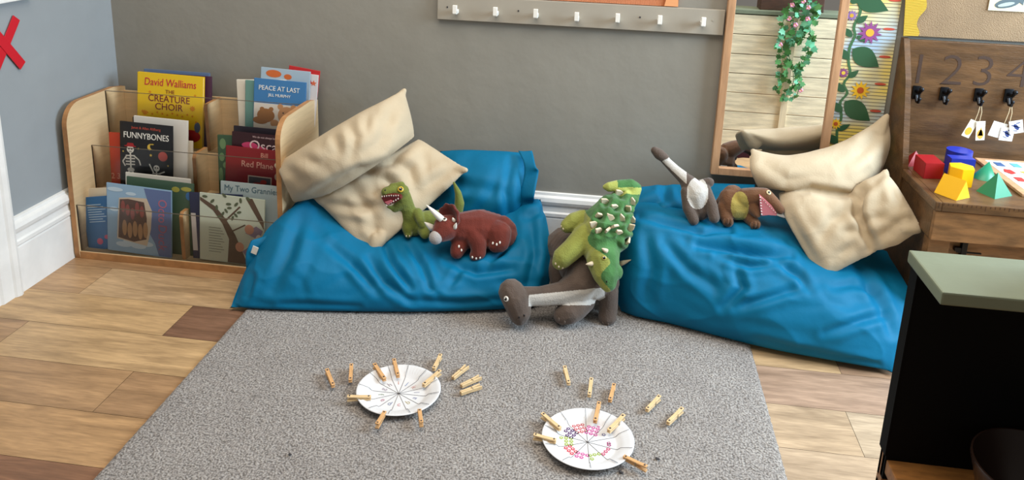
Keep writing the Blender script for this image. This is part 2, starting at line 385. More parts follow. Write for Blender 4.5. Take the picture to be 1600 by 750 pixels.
def bag_mesh(cols, nu, nv, items, seed, rough=.009):
    rows = np.array([catmull(c, nv, True) for c in cols])            # (ncol, nv, 3)
    G = np.array([catmull(rows[:, j], nu) for j in range(nv)]).transpose(1, 0, 2)
    N = grid_normals(G, True)
    cen = G.mean(axis=(0, 1)); sgn = np.sign(((G-cen)*N).sum()); N = N*sgn
    Vf = G.reshape(-1, 3); Nf = N.reshape(-1, 3)
    fr = np.clip((-Nf[:,1]*.7+Nf[:,2])*1.6, 0, 1)
    Vf = wrinkle(Vf, Nf*(1.5*fr)[:,None], [(p, a*(1.05 if k < 13 else .22), w*(.68 if k < 13 else .8)) for k, (p, a, w) in enumerate(items)])
    nz = np.array([noise.noise(Vector((p[0]*5+seed, p[1]*5, p[2]*5)))+.45*noise.noise(Vector((p[0]*13+seed, p[1]*13, p[2]*13))) for p in Vf])
    rd = np.array([(1-abs(noise.noise(Vector((p[0]*6+p[2]*3+seed, p[1]*6, p[2]*9+p[0]*2)))))**6-.25 for p in Vf])
    nz = nz*.8+.45*rd
    u = np.repeat(np.linspace(0, 1, nu), nv); edge = np.clip(np.minimum(u, 1-u)*12, 0, 1)
    Vf = Vf+Nf*(rough*nz*edge*fr)[:,None]
    Vf[:,2] = np.maximum(Vf[:,2], .0145)
    Vf[:,1] = np.minimum(Vf[:,1], WY-.03)
    return Vf, faces_of(nu, nv, True)
def col_pts(front, back_y, back_z, seam=False):
    front = [tuple(p) for p in front]
    if seam: return front+[front[-1], front[2], front[0]]
    x = front[-1][0]
    return front+[(x, back_y, back_z), (x, back_y-.01, .03), (front[0][0], front[0][1]+.10, .015)]
# ---- beanbag beside the bookcase
B1 = [
 (col_pts([(-1.166,2.185,.016),(-1.168,2.23,.045),(-1.15,2.31,.125),(-1.125,2.38,.20),(-1.06,2.44,.262)], 0, 0, True)),
 (col_pts([(-1.09,2.185,.016),(-1.10,2.195,.075),(-1.08,2.26,.150),(-1.05,2.36,.225),(-1.0,2.50,.285)], 2.74, .20)),
 (col_pts([(-.92,2.205,.016),(-.92,2.20,.08),(-.91,2.26,.158),(-.90,2.39,.215),(-.88,2.58,.265)], 2.76, .20)),
 (col_pts([(-.72,2.238,.016),(-.72,2.23,.075),(-.71,2.29,.140),(-.70,2.43,.178),(-.70,2.60,.225)], 2.76, .20)),
 (col_pts([(-.51,2.280,.016),(-.51,2.27,.072),(-.50,2.33,.132),(-.49,2.46,.172),(-.49,2.62,.215)], 2.76, .20)),
 (col_pts([(-.34,2.325,.016),(-.33,2.31,.075),(-.325,2.36,.148),(-.32,2.48,.20),(-.33,2.63,.25)], 2.76, .20)),
 (col_pts([(-.225,2.365,.016),(-.205,2.355,.075),(-.20,2.395,.165),(-.21,2.50,.235),(-.24,2.64,.282)], 2.75, .20)),
 (col_pts([(-.185,2.385,.016),(-.160,2.42,.07),(-.158,2.45,.155),(-.180,2.53,.235),(-.215,2.64,.272)], 0, 0, True)),
]
W1 = [([(520,385),(560,420),(590,455)], .010, 10), ([(600,380),(612,410),(640,450)], .011, 8), ([(640,385),(660,415),(672,450)], .009, 8),
      ([(575,405),(600,440),(640,470)], .008, 10), ([(700,408),(745,425),(800,420)], .010, 9), ([(720,420),(700,450)], .006, 8), ([(800,380),(760,415)], .008, 8),
      ([(470,340),(450,400),(425,450)], .008, 14), ([(395,430),(385,462)], .006, 7), ([(830,345),(835,400),(825,450)], .008, 10), ([(640,470),(720,474),(800,468)], .005, 9), ([(440,475),(560,480)], .004, 8), ([(848,330),(820,340)], .006, 8),
      ([(625,395),(628,425),(648,462)], .007, 7), ([(660,390),(690,430),(735,448)], .008, 8), ([(590,415),(575,445),(545,465)], .007, 8), ([(480,350),(520,390),(545,440)], .008, 9), ([(490,360),(485,410),(465,460)], .006, 9), ([(560,400),(540,430),(500,455)], .006, 8),
      ([(770,395),(800,405),(835,400)], .008, 7), ([(760,430),(800,445),(845,440)], .007, 8), ([(680,460),(720,452),(770,458)], .006, 7), ([(445,420),(470,440),(480,470)], .006, 8), ([(820,350),(828,375),(812,400)], .007, 7), ([(655,440),(680,455),(690,475)], .006, 6), ([(380,470),(420,475),(470,482)], .004, 6), ([(520,350),(530,375),(560,400)], .008, 8)]
Vf, Fc = bag_mesh(B1, 230, 170, W1, 3)
loc = (-.66, 2.5, 0)
bag1 = thing('bean_bag', 'teal blue bean bag between the bookcase and the plush long-necked dinosaur', 'bean bag', loc, group=None)
bag1_body = raw('bag_body', Vf, Fc, M['bag'], bag1)
bv1 = bvh_of(bag1_body)
# ---- beanbag under the mirror
B2 = [
 (col_pts([(.085,2.405,.016),(.055,2.43,.08),(.055,2.46,.19),(.075,2.54,.285),(.10,2.68,.33)], 0, 0, True)),
 (col_pts([(.135,2.375,.016),(.12,2.36,.10),(.125,2.39,.225),(.14,2.48,.305),(.16,2.63,.325)], 2.76, .25)),
 (col_pts([(.24,2.352,.016),(.24,2.33,.10),(.24,2.37,.225),(.25,2.47,.303),(.26,2.63,.320)], 2.76, .25)),
 (col_pts([(.38,2.308,.016),(.38,2.285,.10),(.38,2.335,.215),(.385,2.45,.295),(.39,2.61,.315)], 2.76, .25)),
 (col_pts([(.54,2.262,.016),(.54,2.24,.10),(.535,2.29,.205),(.535,2.41,.290),(.53,2.60,.315)], 2.76, .25)),
 (col_pts([(.69,2.236,.016),(.69,2.215,.09),(.685,2.26,.18),(.68,2.375,.250),(.67,2.58,.29)], 2.76, .22)),
 (col_pts([(.82,2.218,.016),(.83,2.205,.065),(.835,2.25,.14),(.83,2.36,.210),(.82,2.56,.25)], 2.74, .2)),
 (col_pts([(.89,2.205,.016),(.92,2.235,.05),(.965,2.30,.12),(.965,2.40,.185),(.95,2.56,.22)], 0, 0, True)),
]
W2 = [([(1090,385),(1150,392),(1235,400)], .014, 9), ([(1120,400),(1170,415),(1215,410)], .008, 8), ([(1150,420),(1160,450),(1130,480)], .008, 10), ([(1040,380),(1075,420),(1120,450)], .008, 12),
      ([(1210,405),(1250,430),(1265,455)], .008, 9), ([(1250,450),(1200,465),(1150,480)], .007, 10), ([(1340,420),(1375,470),(1395,520)], .009, 12), ([(1290,520),(1350,500),(1390,490)], .006, 10),
      ([(1000,340),(1060,355),(1100,365),(1140,360)], .010, 8), ([(1010,370),(1020,420),(1010,470)], .008, 14), ([(1180,530),(1280,555),(1370,572)], .005, 9), ([(1300,450),(1330,445),(1370,455)], .006, 9), ([(1100,362),(1150,375),(1220,378)], -.006, 10),
      ([(1085,400),(1110,430),(1118,460)], .008, 8), ([(1165,395),(1185,400),(1225,392)], .009, 7), ([(1130,440),(1180,452),(1230,448)], .008, 8), ([(1160,470),(1230,455),(1290,445)], .007, 8), ([(1060,365),(1080,395),(1085,430)], .008, 9), ([(1030,355),(1035,400),(1050,440)], .007, 10), ([(1230,420),(1260,440),(1310,445)], .008, 8),
      ([(1000,400),(1005,450),(1030,485)], .006, 9), ([(1120,490),(1200,510),(1280,525)], .006, 10), ([(1240,480),(1310,478),(1370,465)], .006, 9), ([(1355,430),(1365,480),(1375,540)], .006, 9), ([(1060,470),(1110,500),(1180,515)], .006, 10), ([(1280,450),(1295,470),(1330,485)], .007, 7), ([(1215,385),(1225,410),(1250,425)], .008, 7), ([(1170,340),(1195,355),(1225,360)], .008, 7), ([(1380,430),(1400,470),(1408,520)], .007, 8)]
Vf, Fc = bag_mesh(B2, 230, 170, W2, 11)
bag2 = thing('bean_bag', 'teal blue bean bag under the mirror, holding the brown plush toys', 'bean bag', (.5, 2.5, 0))
bag2_body = raw('bag_body', Vf, Fc, M['bag'], bag2)
bv2 = bvh_of(bag2_body)
# ---- pillow sheets: control grid of (px, py, y)
def pillow_mesh(ctrl, nu, nv, thick, items, seed, backthick=None, rough=.005, inset=0, ymax=WY-.03):
    C = np.array([[at(px, py, y=y) for (px, py, y) in row] for row in ctrl])
    A = np.array([catmull(r, nv) for r in C]); G = np.array([catmull(A[:, j], nu) for j in range(nv)]).transpose(1, 0, 2)
    s = np.linspace(0, 1, nu)[:,None]; t = np.linspace(0, 1, nv)[None,:]
    prof = (np.clip(4*s*(1-s), 0, 1)**.55)*(np.clip(4*t*(1-t), 0, 1)**.55)
    N = grid_normals(G, False)
    if (N*(G-CAM)).sum() > 0: N = -N                                   # towards the room
    nz = np.array([noise.noise(Vector((p[0]*7+seed, p[1]*7, p[2]*7)))+.5*noise.noise(Vector((p[0]*17+seed, p[1]*17, p[2]*17))) for p in G.reshape(-1,3)]).reshape(nu, nv)
    Ff = G+N*(prof*thick+rough*nz*np.clip(prof*2, 0, 1))[...,None]
    Nf = grid_normals(Ff, False)
    if (Nf*(Ff-CAM)).sum() > 0: Nf = -Nf
    fl = np.clip(prof*2.5, 0, 1)
    Ff = wrinkle(Ff.reshape(-1,3), (Nf*fl[...,None]).reshape(-1,3), items).reshape(nu, nv, 3)
    Bf = G-N*(prof*(backthick if backthick is not None else thick*.8))[...,None]
    V = np.concatenate([Ff.reshape(-1,3), Bf.reshape(-1,3)]); V[:,1] = np.minimum(V[:,1], ymax); n = nu*nv
    Fc = []
    idx = lambda i, j, k: (i*nv+j) if (k == 0 or i in (0, nu-1) or j in (0, nv-1)) else n+i*nv+j
    for i in range(nu-1):
        for j in range(nv-1):
            Fc.append((idx(i,j,0), idx(i+1,j,0), idx(i+1,j+1,0), idx(i,j+1,0)))
            Fc.append((idx(i,j,1), idx(i,j+1,1), idx(i+1,j+1,1), idx(i+1,j,1)))
    used = sorted(set(k for f in Fc for k in f)); mp = {k: i for i, k in enumerate(used)}
    return V[used], [tuple(mp[k] for k in f) for f in Fc]
# folded closed end of the first bag
ctrl = [[(640,372,2.60),(655,300,2.69),(688,236,2.755)],
        [(690,375,2.59),(715,300,2.64),(728,234,2.75)],
        [(750,362,2.59),(775,300,2.62),(780,236,2.745)],
        [(798,352,2.60),(822,300,2.64),(824,239,2.735)]]
Vf, Fc = pillow_mesh(ctrl, 70, 60, .045, [([(690,260),(720,290),(790,300)], .008, 9), ([(735,345),(770,300),(790,262)], .008, 9), ([(700,330),(740,310)], .006, 8), ([(800,250),(790,300),(795,340)], .010, 6)], 5)
raw('folded_top', Vf, Fc, M['bag'], bag1)
# ruffled hem at its right end
def hem(name, parent, path, width, amp, n=60, m=8, m_='bag', k=5):
    P = catmull([at(*p[:2], y=p[2]) for p in path], n); V = []; Fc = []
    for i, p in enumerate(P):
        for j in range(m):
            w = j/(m-1); a = amp*math.sin(i/n*k*6.28+w*1.5)*w
            V.append((p[0]+width*w, p[1]-.02*w+a, p[2]+a*.4))
    for i in range(n-1):
        for j in range(m-1): Fc.append((i*m+j, (i+1)*m+j, (i+1)*m+j+1, i*m+j+1))
    o = raw(name, V, Fc, M[m_], parent); md = o.modifiers.new('cloth', 'SOLIDIFY'); md.thickness = .003; return o
hem('hem', bag1, [(810,236,2.71),(820,262,2.65),(814,300,2.62),(813,325,2.62),(802,350,2.61)], .050, .014, k=3.3)
# seam strips and care tag
def strip(name, parent, pts, r, m): 
    b = MB(); b.tube(pts, r, 6); return b.build(name, m, parent, smooth=True)
b = MB(); p = at(398, 391, y=2.30); b.box(-.010, .010, -.001, .001, -.014, .014, .0005, mtx=Matrix.Translation(p) @ Matrix.Rotation(.35, 4, 'Y')); b.build('care_tag', M['white_felt'], bag1)
ctrl = [[(385,425,2.29),(384,398,2.30),(392,376,2.32)], [(410,420,2.33),(412,392,2.34),(425,362,2.37)], [(438,390,2.40),(440,360,2.41),(452,325,2.44)]]
Vf, Fc = pillow_mesh(ctrl, 30, 30, .014, [([(395,400),(440,370)], .006, 5)], 2); raw('side_flap', Vf, Fc, M['bag'], bag1)
# second bag: tucked open end at the left
ctrl = [[(985,345,2.57),(985,318,2.62),(990,293,2.70)], [(1020,350,2.57),(1022,316,2.61),(1025,290,2.72)], [(1065,362,2.57),(1068,325,2.60),(1075,288,2.75)], [(1110,368,2.57),(1125,325,2.62),(1130,287,2.765)], [(1170,372,2.57),(1180,325,2.64),(1180,288,2.765)]]
Vf, Fc = pillow_mesh(ctrl, 90, 60, .016, [([(1000,325),(1035,312),(1040,290)], .014, 7), ([(1040,300),(1050,325),(1075,340)], .012, 6), ([(1000,340),(1040,338),(1085,350)], -.010, 6), ([(1085,300),(1140,296),(1175,300)], .006, 7), ([(1105,335),(1140,352),(1175,356)], .006, 7)], 8); raw('folded_top', Vf, Fc, M['bag'], bag2)
# ---- cream cushions
def cushion(label, lobes, items, loc, seed, tips):
    V = []; Fc = []
    for ctrl, th in lobes:
        v, f = pillow_mesh(ctrl, 60, 60, th, [], seed, backthick=th*.6, rough=.004); n = len(V); V += [tuple(p) for p in v]; Fc += [tuple(k+n for k in q) for q in f]
    me = bpy.data.meshes.new('tmp'); me.from_pydata(V, [], Fc); me.update()
    b = bmesh.new(); b.from_mesh(me); bmesh.ops.recalc_face_normals(b, faces=b.faces[:])
    for tp, inn in tips:                                                # pointed stuffed corners
        p, q = Vector(at(*tp[:2], y=tp[2])), Vector(at(*inn[:2], y=inn[2])); n = 12
        for i in range(n+1): bmesh.ops.create_icosphere(b, subdivisions=2, radius=.009+.020*(i/n)**.8, matrix=Matrix.Translation(p.lerp(q, i/n)))
    b.to_mesh(me); b.free()
    o = bpy.data.objects.new('tmp', me); COL.objects.link(o)
    m = o.modifiers.new('r', 'REMESH'); m.mode = 'VOXEL'; m.voxel_size = .004
    m = o.modifiers.new('s', 'SMOOTH'); m.iterations = 8; m.factor = .5
    me2 = bpy.data.meshes.new_from_object(o.evaluated_get(bpy.context.evaluated_depsgraph_get())); bpy.data.objects.remove(o)
    X = np.array([v.co for v in me2.vertices]); N = np.array([v.normal for v in me2.vertices]); view = CAM-X; view /= np.linalg.norm(view, axis=1, keepdims=True)
    fr = np.clip((N*view).sum(1)*1.4, 0, 1); X = wrinkle(X, N*fr[:,None], [(p, a*(1.0 if k < 12 else .38), w*(1.15 if k < 12 else 1.3)) for k, (p, a, w) in enumerate(items)])
    nz = np.array([noise.noise(Vector((p[0]*9+seed, p[1]*9, p[2]*9)))+.5*noise.noise(Vector((p[0]*22+seed, p[1]*22, p[2]*22))) for p in X]); rd = np.array([(1-abs(noise.noise(Vector((p[0]*10+p[2]*4+seed, p[1]*10, p[2]*10-p[0]*4)))))**6-.3 for p in X]); X = X+N*((.0022*nz+.0012*rd)*fr)[:,None]
    me2.vertices.foreach_set('co', X.ravel()); me2.update(); me2.name = 'cushion'
    o = link('cushion', me2, M['cream'], smooth=True, loc=loc); return tag(o, label, 'cushion')
A_ = [[(428,256,2.46),(495,222,2.50),(560,180,2.58),(632,138,2.735)], [(442,283,2.41),(508,250,2.42),(578,212,2.50),(642,180,2.70)], [(458,318,2.455),(522,298,2.445),(592,256,2.475),(649,214,2.66)]]
B_ = [[(462,292,2.48),(540,268,2.53),(610,240,2.58),(655,216,2.70)], [(505,325,2.45),(560,312,2.48),(625,280,2.56),(692,240,2.66)], [(577,402,2.37),(624,362,2.45),(675,318,2.54),(732,264,2.60)]]
W1c = [([(649,216),(610,254),(565,265),(520,288),(470,314)], .014, 7), ([(560,268),(600,280),(630,305)], .011, 7), ([(610,250),(640,265),(648,295)], .012, 7), ([(470,290),(458,272),(445,262)], .007, 8), ([(545,190),(556,215),(548,245)], .007, 6), ([(575,176),(572,212)], .006, 6), ([(620,165),(600,195),(592,230)], .008, 8),
       ([(510,318),(560,326),(600,320)], .010, 6), ([(552,300),(580,330),(590,370)], .010, 8), ([(650,305),(680,282),(712,262)], .008, 7), ([(470,240),(500,262)], .006, 7), ([(522,208),(530,235)], .007, 6), ([(560,365),(578,388)], .006, 6), ([(658,228),(665,260),(655,285)], .008, 7), ([(600,330),(625,345)], .007, 6), ([(505,255),(520,275)], .006, 6),
       ([(470,262),(505,250),(560,215)], .006, 7), ([(540,270),(560,240),(600,215),(630,205)], .007, 7), ([(585,165),(590,190),(575,225)], .006, 5), ([(605,155),(612,185),(606,215)], .006, 5), ([(460,235),(475,262),(480,285)], .006, 6), ([(490,330),(530,338),(560,350)], .007, 6), ([(575,275),(592,305),(596,340)], .008, 6), ([(600,268),(618,300),(620,335)], .008, 6), ([(530,300),(545,330),(560,355)], .007, 6), ([(665,255),(690,250),(715,258)], .006, 6), ([(640,330),(655,310),(690,300)], .006, 6), ([(560,345),(585,360),(600,375)], .006, 5), ([(450,320),(480,332),(510,345)], .005, 5)]
cu1 = cushion('crumpled cream cushion with a pointed corner up, on the bean bag beside the bookcase', [(A_, .050), (B_, .045)], W1c, tuple(at(560, 330, y=2.55)), 21, [((632,141,2.73),(613,170,2.705)), ((728,266,2.595),(690,264,2.635)), ((578,398,2.38),(592,372,2.41)), ((432,258,2.455),(457,270,2.44))])
A_ = [[(1173,233,2.67),(1240,247,2.69),(1315,224,2.71),(1388,176,2.735)], [(1171,262,2.60),(1235,272,2.60),(1315,262,2.62),(1391,225,2.71)], [(1183,294,2.58),(1245,298,2.55),(1325,303,2.55),(1374,276,2.66)]]
B_ = [[(1215,302,2.58),(1265,292,2.60),(1352,300,2.58)], [(1226,340,2.48),(1280,345,2.47),(1360,345,2.48)], [(1283,440,2.37),(1318,420,2.385),(1372,392,2.41)]]
C_ = [[(1381,266,2.55),(1402,290,2.50),(1438,350,2.40)], [(1335,296,2.55),(1380,325,2.46),(1428,366,2.40)], [(1322,340,2.49),(1345,390,2.42),(1402,384,2.395)]]
W2c = [([(1378,272),(1340,309),(1322,306),(1267,296),(1210,312)], .012, 6), ([(1345,298),(1341,335),(1362,384)], .026, 7), ([(1365,375),(1400,352),(1430,345)], .006, 7), ([(1335,325),(1300,345),(1280,375)], .009, 8), ([(1345,365),(1318,360)], .008, 6), ([(1350,345),(1380,340)], .007, 6),
       ([(1195,258),(1230,280),(1290,276)], .008, 8), ([(1370,205),(1345,240),(1310,262)], .009, 9), ([(1330,232),(1290,252)], .006, 8), ([(1230,330),(1250,370),(1270,405)], .006, 8), ([(1395,290),(1410,320)], .007, 7), ([(1310,400),(1330,385)], .006, 6),
       ([(1300,255),(1290,262),(1240,262),(1200,250)], .009, 7), ([(1380,195),(1365,225),(1320,250)], .008, 7), ([(1375,235),(1360,262),(1335,285)], .008, 7), ([(1250,310),(1262,345),(1285,370)], .007, 6), ([(1290,310),(1300,335),(1335,345)], .008, 6), ([(1315,312),(1330,340),(1335,370)], .008, 6), ([(1240,345),(1262,385),(1278,415)], .006, 6), ([(1360,330),(1385,345),(1420,350)], .007, 6), ([(1365,350),(1385,365),(1415,368)], .006, 6), ([(1375,290),(1378,315),(1365,335)], .007, 6), ([(1400,300),(1392,330),(1372,345)], .006, 6), ([(1330,380),(1345,372),(1365,370)], .007, 5), ([(1205,290),(1240,286),(1300,290)], .006, 6)]
cu2 = cushion('crumpled cream cushion slumped between the mirror and the wooden desk', [(A_, .050), (B_, .045), (C_, .038)], W2c, tuple(at(1310, 380, y=2.5)), 33, [((1176,236,2.67),(1197,258,2.65)), ((1386,181,2.73),(1370,208,2.71)), ((1384,268,2.56),(1376,292,2.53)), ((1436,360,2.40),(1413,352,2.41)), ((1284,436,2.38),(1293,408,2.40))])
# ------------------------------------------------------------------ bookcase
def build_bookcase():
    xl, xr = -1.880, -1.085; t = thing('bookcase', 'pale wood tiered bookcase with clear fronts in the corner', 'bookcase', ((xl+xr)/2, 2.6, 0))
    for x in (xl, xr-.018):
        b = MB(); prof = [(2.772,0),(2.422,0),(2.418,.02)]
        prof += [(2.430-.005, .48)]
        for k in range(0, 9):
            a = math.pi-k/8*math.pi/2; prof.append((2.503+.078*math.cos(a), .495+.078*math.sin(a)))
        prof += [(2.70,.573),(2.772,.560)]
        b.prism([(x, y, z) for y, z in prof], (.018, 0, 0), mi=0, side=1); b.build('side_panel', [M['beech'], M['beech_edge']], t)
    def board(name, x0, x1, y0, y1, z0, z1, m='beech'):
        b = MB(); b.box(x0, x1, y0, y1, z0, z1, .0015); return b.build(name, M[m], t)
    a, c = xl+.018, xr-.018
    board('base_panel', a, c, 2.424, 2.772, .0, .027, 'beech'); board('back_panel', a, c, 2.762, 2.772, .027, .545)
    board('kick_edge', a, c, 2.421, 2.4245, .0, .027, 'beech_edge')
    board('shelf', a, c, 2.535, 2.660, .203, .215); board('riser', a, c, 2.530, 2.540, .027, .215)
    board('shelf', a, c, 2.640, 2.762, .351, .363); board('riser', a, c, 2.638, 2.648, .215, .363)
    b = MB(); dx = -1.478
    b.prism([(dx, y, z) for y, z in [(2.762,.363),(2.662,.363),(2.655,.53),(2.66,.545),(2.762,.545)]], (.014,0,0), side=1); b.build('divider', [M['beech'], M['beech_edge']], t)
    b = MB(); b.prism([(dx, y, z) for y, z in [(2.638,.215),(2.552,.215),(2.552,.37),(2.56,.385),(2.638,.385)]], (.014,0,0), side=1); b.build('divider', [M['beech'], M['beech_edge']], t)
    b = MB(); b.prism([(dx, y, z) for y, z in [(2.530,.027),(2.44,.027),(2.44,.19),(2.45,.205),(2.530,.205)]], (.014,0,0), side=1); b.build('divider', [M['beech'], M['beech_edge']], t)
    for y, z0, z1 in ((2.428,.022,.205),(2.542,.215,.393),(2.648,.363,.572)):
        b = MB(); b.box(a, c, y, y+.004, z0, z1); p = b.build('clear_front', M['acrylic'], t)
        b = MB(); b.box(a, c, y-.0003, y+.0043, z1-.0012, z1+.0003); b.box(a, a+.0015, y-.0003, y+.0043, z0, z1); b.build('polished_edge', M['acrylic_edge'], p)
        b = MB()
        for sx in (a+.0, dx+.007, c-.0):
            pass
    return t
build_bookcase()
# ------------------------------------------------------------------ books
def book(label, cx, y, z, w, h, t, cover, tilt=6, roll=0, yaw=0, group='picture books in the bookcase', pages='page'):
    r = thing('picture_book', label, 'book', (cx, y, z), (math.radians(-tilt), math.radians(roll), math.radians(yaw)), group)
    b = MB(); b.box(-w/2, w/2, 0, .0016, 0, h, .0005); b.box(-w/2, w/2, t-.0016, t, 0, h, .0005); b.box(-w/2, -w/2+.0018, 0, t, 0, h, .0005)
    b.build('cover', cover, r, world=False)
    b = MB(); b.box(-w/2+.0018, w/2-.004, .0017, t-.0017, .003, h-.004); b.build('pages', M[pages], r, world=False)
    return r
def shape(name, parent, polys, m, y=-.0005):       # flat printed shapes; polys in cover coordinates (x, z)
    if 1 < len(polys) <= 4:
        for k, poly in enumerate(polys): b = MB(); b.prism([(px, y-.00004*k, pz) for px, pz in poly], (0, .0003, 0)); b.build(name, m, parent, world=False)
        return
    b = MB()
    for k, poly in enumerate(polys): b.prism([(px, y-.00004*(k % 5), pz) for px, pz in poly], (0, .0003, 0))
    return b.build(name, m, parent, world=False)
def ell(cx, cz, rx, rz, n=20, a0=0, a1=2*math.pi, rot=0):
    o = []
    for i in range(n):
        a = a0+(a1-a0)*i/(n-1 if a1-a0 < 6.2 else n); x, z = rx*math.cos(a), rz*math.sin(a)
        o.append((cx+x*math.cos(rot)-z*math.sin(rot), cz+x*math.sin(rot)+z*math.cos(rot)))
    return o
def rect(x0, x1, z0, z1): return [(x0,z0),(x1,z0),(x1,z1),(x0,z1)]
def star(cx, cz, r, n=5, k=.45, rot=0): return [(cx+(r if i % 2 == 0 else r*k)*math.sin(rot+i*math.pi/n), cz+(r if i % 2 == 0 else r*k)*math.cos(rot+i*math.pi/n)) for i in range(2*n)]
def limb(x0, z0, x1, z1, w):
    d = Vector((x1-x0, z1-z0)); n = Vector((-d.y, d.x)).normalized()*w/2
    return [(x0+n.x, z0+n.y), (x0-n.x, z0-n.y), (x1-n.x, z1-n.y), (x1+n.x, z1+n.y)]
# top shelf, left: yellow book and the dark ones behind it
k = book('yellow picture book with red title at the top left of the bookcase', -1.635, 2.672, .366, .262, .272, .012, cm('#e9c21c'), 7, 1)
words('title', 'David Walliams', .040, 0, .238, cm('#c11f3a'), k, sx=.82, shear=.1); words('title', 'THE', .020, 0, .205, cm('#7a1f25'), k)
words('title', 'CREATURE', .036, -.004, .177, cm('#7a1f25'), k, sx=.95); words('title', 'CHOIR', .036, -.004, .147, cm('#7a1f25'), k)
shape('picture', k, [star(-.10+.0,.12,.012,8,.6), star(.09,.15,.012,8,.6), star(-.08,.20,.007), star(.1,.2,.006), star(.105,.1,.006)]+[ell(-.11+.02*i, .125-.004*(i % 3), .004, .004, 8) for i in range(11)], cm('#d98b16'))
shape('picture', k, [ell(.085,.045,.038,.024), ell(.05,.03,.02,.018)], cm('#b3262a')); shape('picture', k, [ell(-.08,.045,.035,.022), ell(-.03,.02,.03,.02)], cm('#a9b7b0')); shape('picture', k, [ell(-.02,.065,.02,.022), ell(.11,.08,.012,.02)], cm('#5b6a86'))
k = book('dark purple book edge just behind the yellow book', -1.612, 2.694, .366, .262, .268, .010, cm('#4b2740'), 7, 0)
k = book('blue backed book at the back of the top left pocket', -1.628, 2.710, .366, .262, .277, .010, cm('#5d7396'), 7, 0)
# top shelf, right
k = book('blue picture book with two sleeping bears, top right of the bookcase', -1.205, 2.668, .366, .198, .280, .008, cm('#3f79ae'), 6, 1.5)
words('title', 'PEACE AT LAST', .0245, -.002, .247, M['white_matt'], k, sx=.93); words('title', 'JILL MURPHY', .015, 0, .222, M['white_matt'], k)
shape('picture', k, [rect(-.097,.097,.075,.19)], cm('#d8cfc4')); shape('picture', k, [ell(-.05,.145,.034,.026), ell(-.07,.125,.03,.014), ell(-.065,.168,.009,.008), ell(-.03,.17,.009,.008)], cm('#9c6a3c'), -.0009); shape('picture', k, [ell(.03,.150,.034,.034), ell(.005,.182,.011,.011), ell(.055,.182,.011,.011), ell(-.015,.118,.017,.014)], cm('#c08d62'), -.0009)
shape('picture', k, [ell(.03,.137,.016,.012)], cm('#e3c49b'), -.0013); shape('picture', k, [ell(.03,.143,.005,.004), ell(.017,.160,.003,.003,8), ell(.043,.160,.003,.003,8)], M['ink'], -.0017)
shape('picture', k, [[(-.097,.115),(-.05,.105),(0,.11),(.05,.1),(.097,.115),(.097,.02),(-.097,.02)]], cm('#e6dccf'), -.0011)
k = book('teal covered book showing left of the blue bear book', -1.245, 2.682, .366, .19, .268, .007, cm('#6f9d94'), 6, .5)
k = book('white paged book at the left of the top right pocket', -1.27, 2.694, .366, .19, .270, .012, cm('#e8e0d0'), 6, -3)
k = book('pale blue book behind the bear book with an orange picture', -1.203, 2.710, .366, .19, .312, .007, cm('#a8bccb'), 5, 2)
shape('picture', k, [ell(-.045,.292,.03,.014), ell(.01,.285,.015,.01)], cm('#cf6a34'))
k = book('grey white magazine at the back of the top right pocket', -1.187, 2.722, .366, .19, .302, .007, cm('#d5d2d4'), 5, 4)
shape('picture', k, [[(.0,.3),(.06,.3),(.075,.265)]], cm('#c22a2c')); shape('picture', k, [star(.08,.27,.012)], cm('#d86d4a'))
k = book('thin red pamphlet sticking up at the back of the top right pocket', -1.165, 2.735, .366, .12, .318, .004, cm('#c22a2c'), 4, 7)
# middle shelf, left
k = book('black picture book with white skeletons on the middle shelf', -1.670, 2.556, .218, .205, .262, .006, cm('#17171c'), 5, 1.5)
words('title', 'FUNNYBONES', .032, 0, .213, M['white_matt'], k, sx=.86, extrude=.0006); words('title', 'Janet & Allan Ahlberg', .013, .0, .243, cm('#b84a3a'), k)
bone = [ell(-.062,.160,.014,.014), limb(-.062,.146,-.060,.085,.006)]+[limb(-.080,.135-.011*i,-.044,.137-.011*i,.005) for i in range(4)]+[ell(-.060,.083,.014,.008),
        limb(-.075,.137,-.092,.112,.005), limb(-.092,.112,-.082,.095,.005), limb(-.048,.137,-.028,.122,.005), limb(-.028,.122,-.022,.103,.005), limb(-.066,.08,-.078,.045,.006), limb(-.078,.045,-.064,.015,.006), limb(-.055,.08,-.042,.05,.006), limb(-.042,.05,-.052,.015,.006),
        ell(.040,.098,.012,.012), limb(.04,.088,.040,.045,.005), limb(.024,.078,.056,.078,.004), limb(.026,.068,.054,.068,.004), limb(.028,.058,.052,.058,.004), ell(.04,.043,.011,.006), limb(.03,.078,.012,.112,.005), limb(.05,.078,.072,.088,.005), limb(.035,.04,.025,.012,.005), limb(.045,.04,.055,.012,.005)]
shape('picture', k, bone, cm('#e9e6dd')); shape('picture', k, [ell(-.067,.162,.0035,.0035,8), ell(-.056,.162,.0035,.0035,8), ell(.036,.1,.003,.003,8), ell(.045,.1,.003,.003,8), limb(-.068,.152,-.056,.152,.002)], M['ink'], -.0011)
shape('picture', k, [ell(.065,.145,.018,.018)], cm('#b04a42')); shape('picture', k, [star(.018,.145,.006), star(-.03,.165,.004), star(.085,.112,.004), star(-.09,.15,.004), ell(.018,.175,.013,.013,16,.8,4.4)+ell(.025,.178,.010,.011,12,4.4,.9)], cm('#e2c04d'))
shape('picture', k, [[(-.078,.172),(-.046,.172),(-.05,.184),(-.072,.184)], rect(-.084,-.04,.170,.174)], cm('#a8262c'), -.0009)
k = book('red book with pale numbers left behind the skeleton book', -1.722, 2.570, .218, .19, .215, .008, cm('#c2412b'), 5, -1)
words('number', '2 3', .03, -.075, .05, cm('#f0b39a'), k)
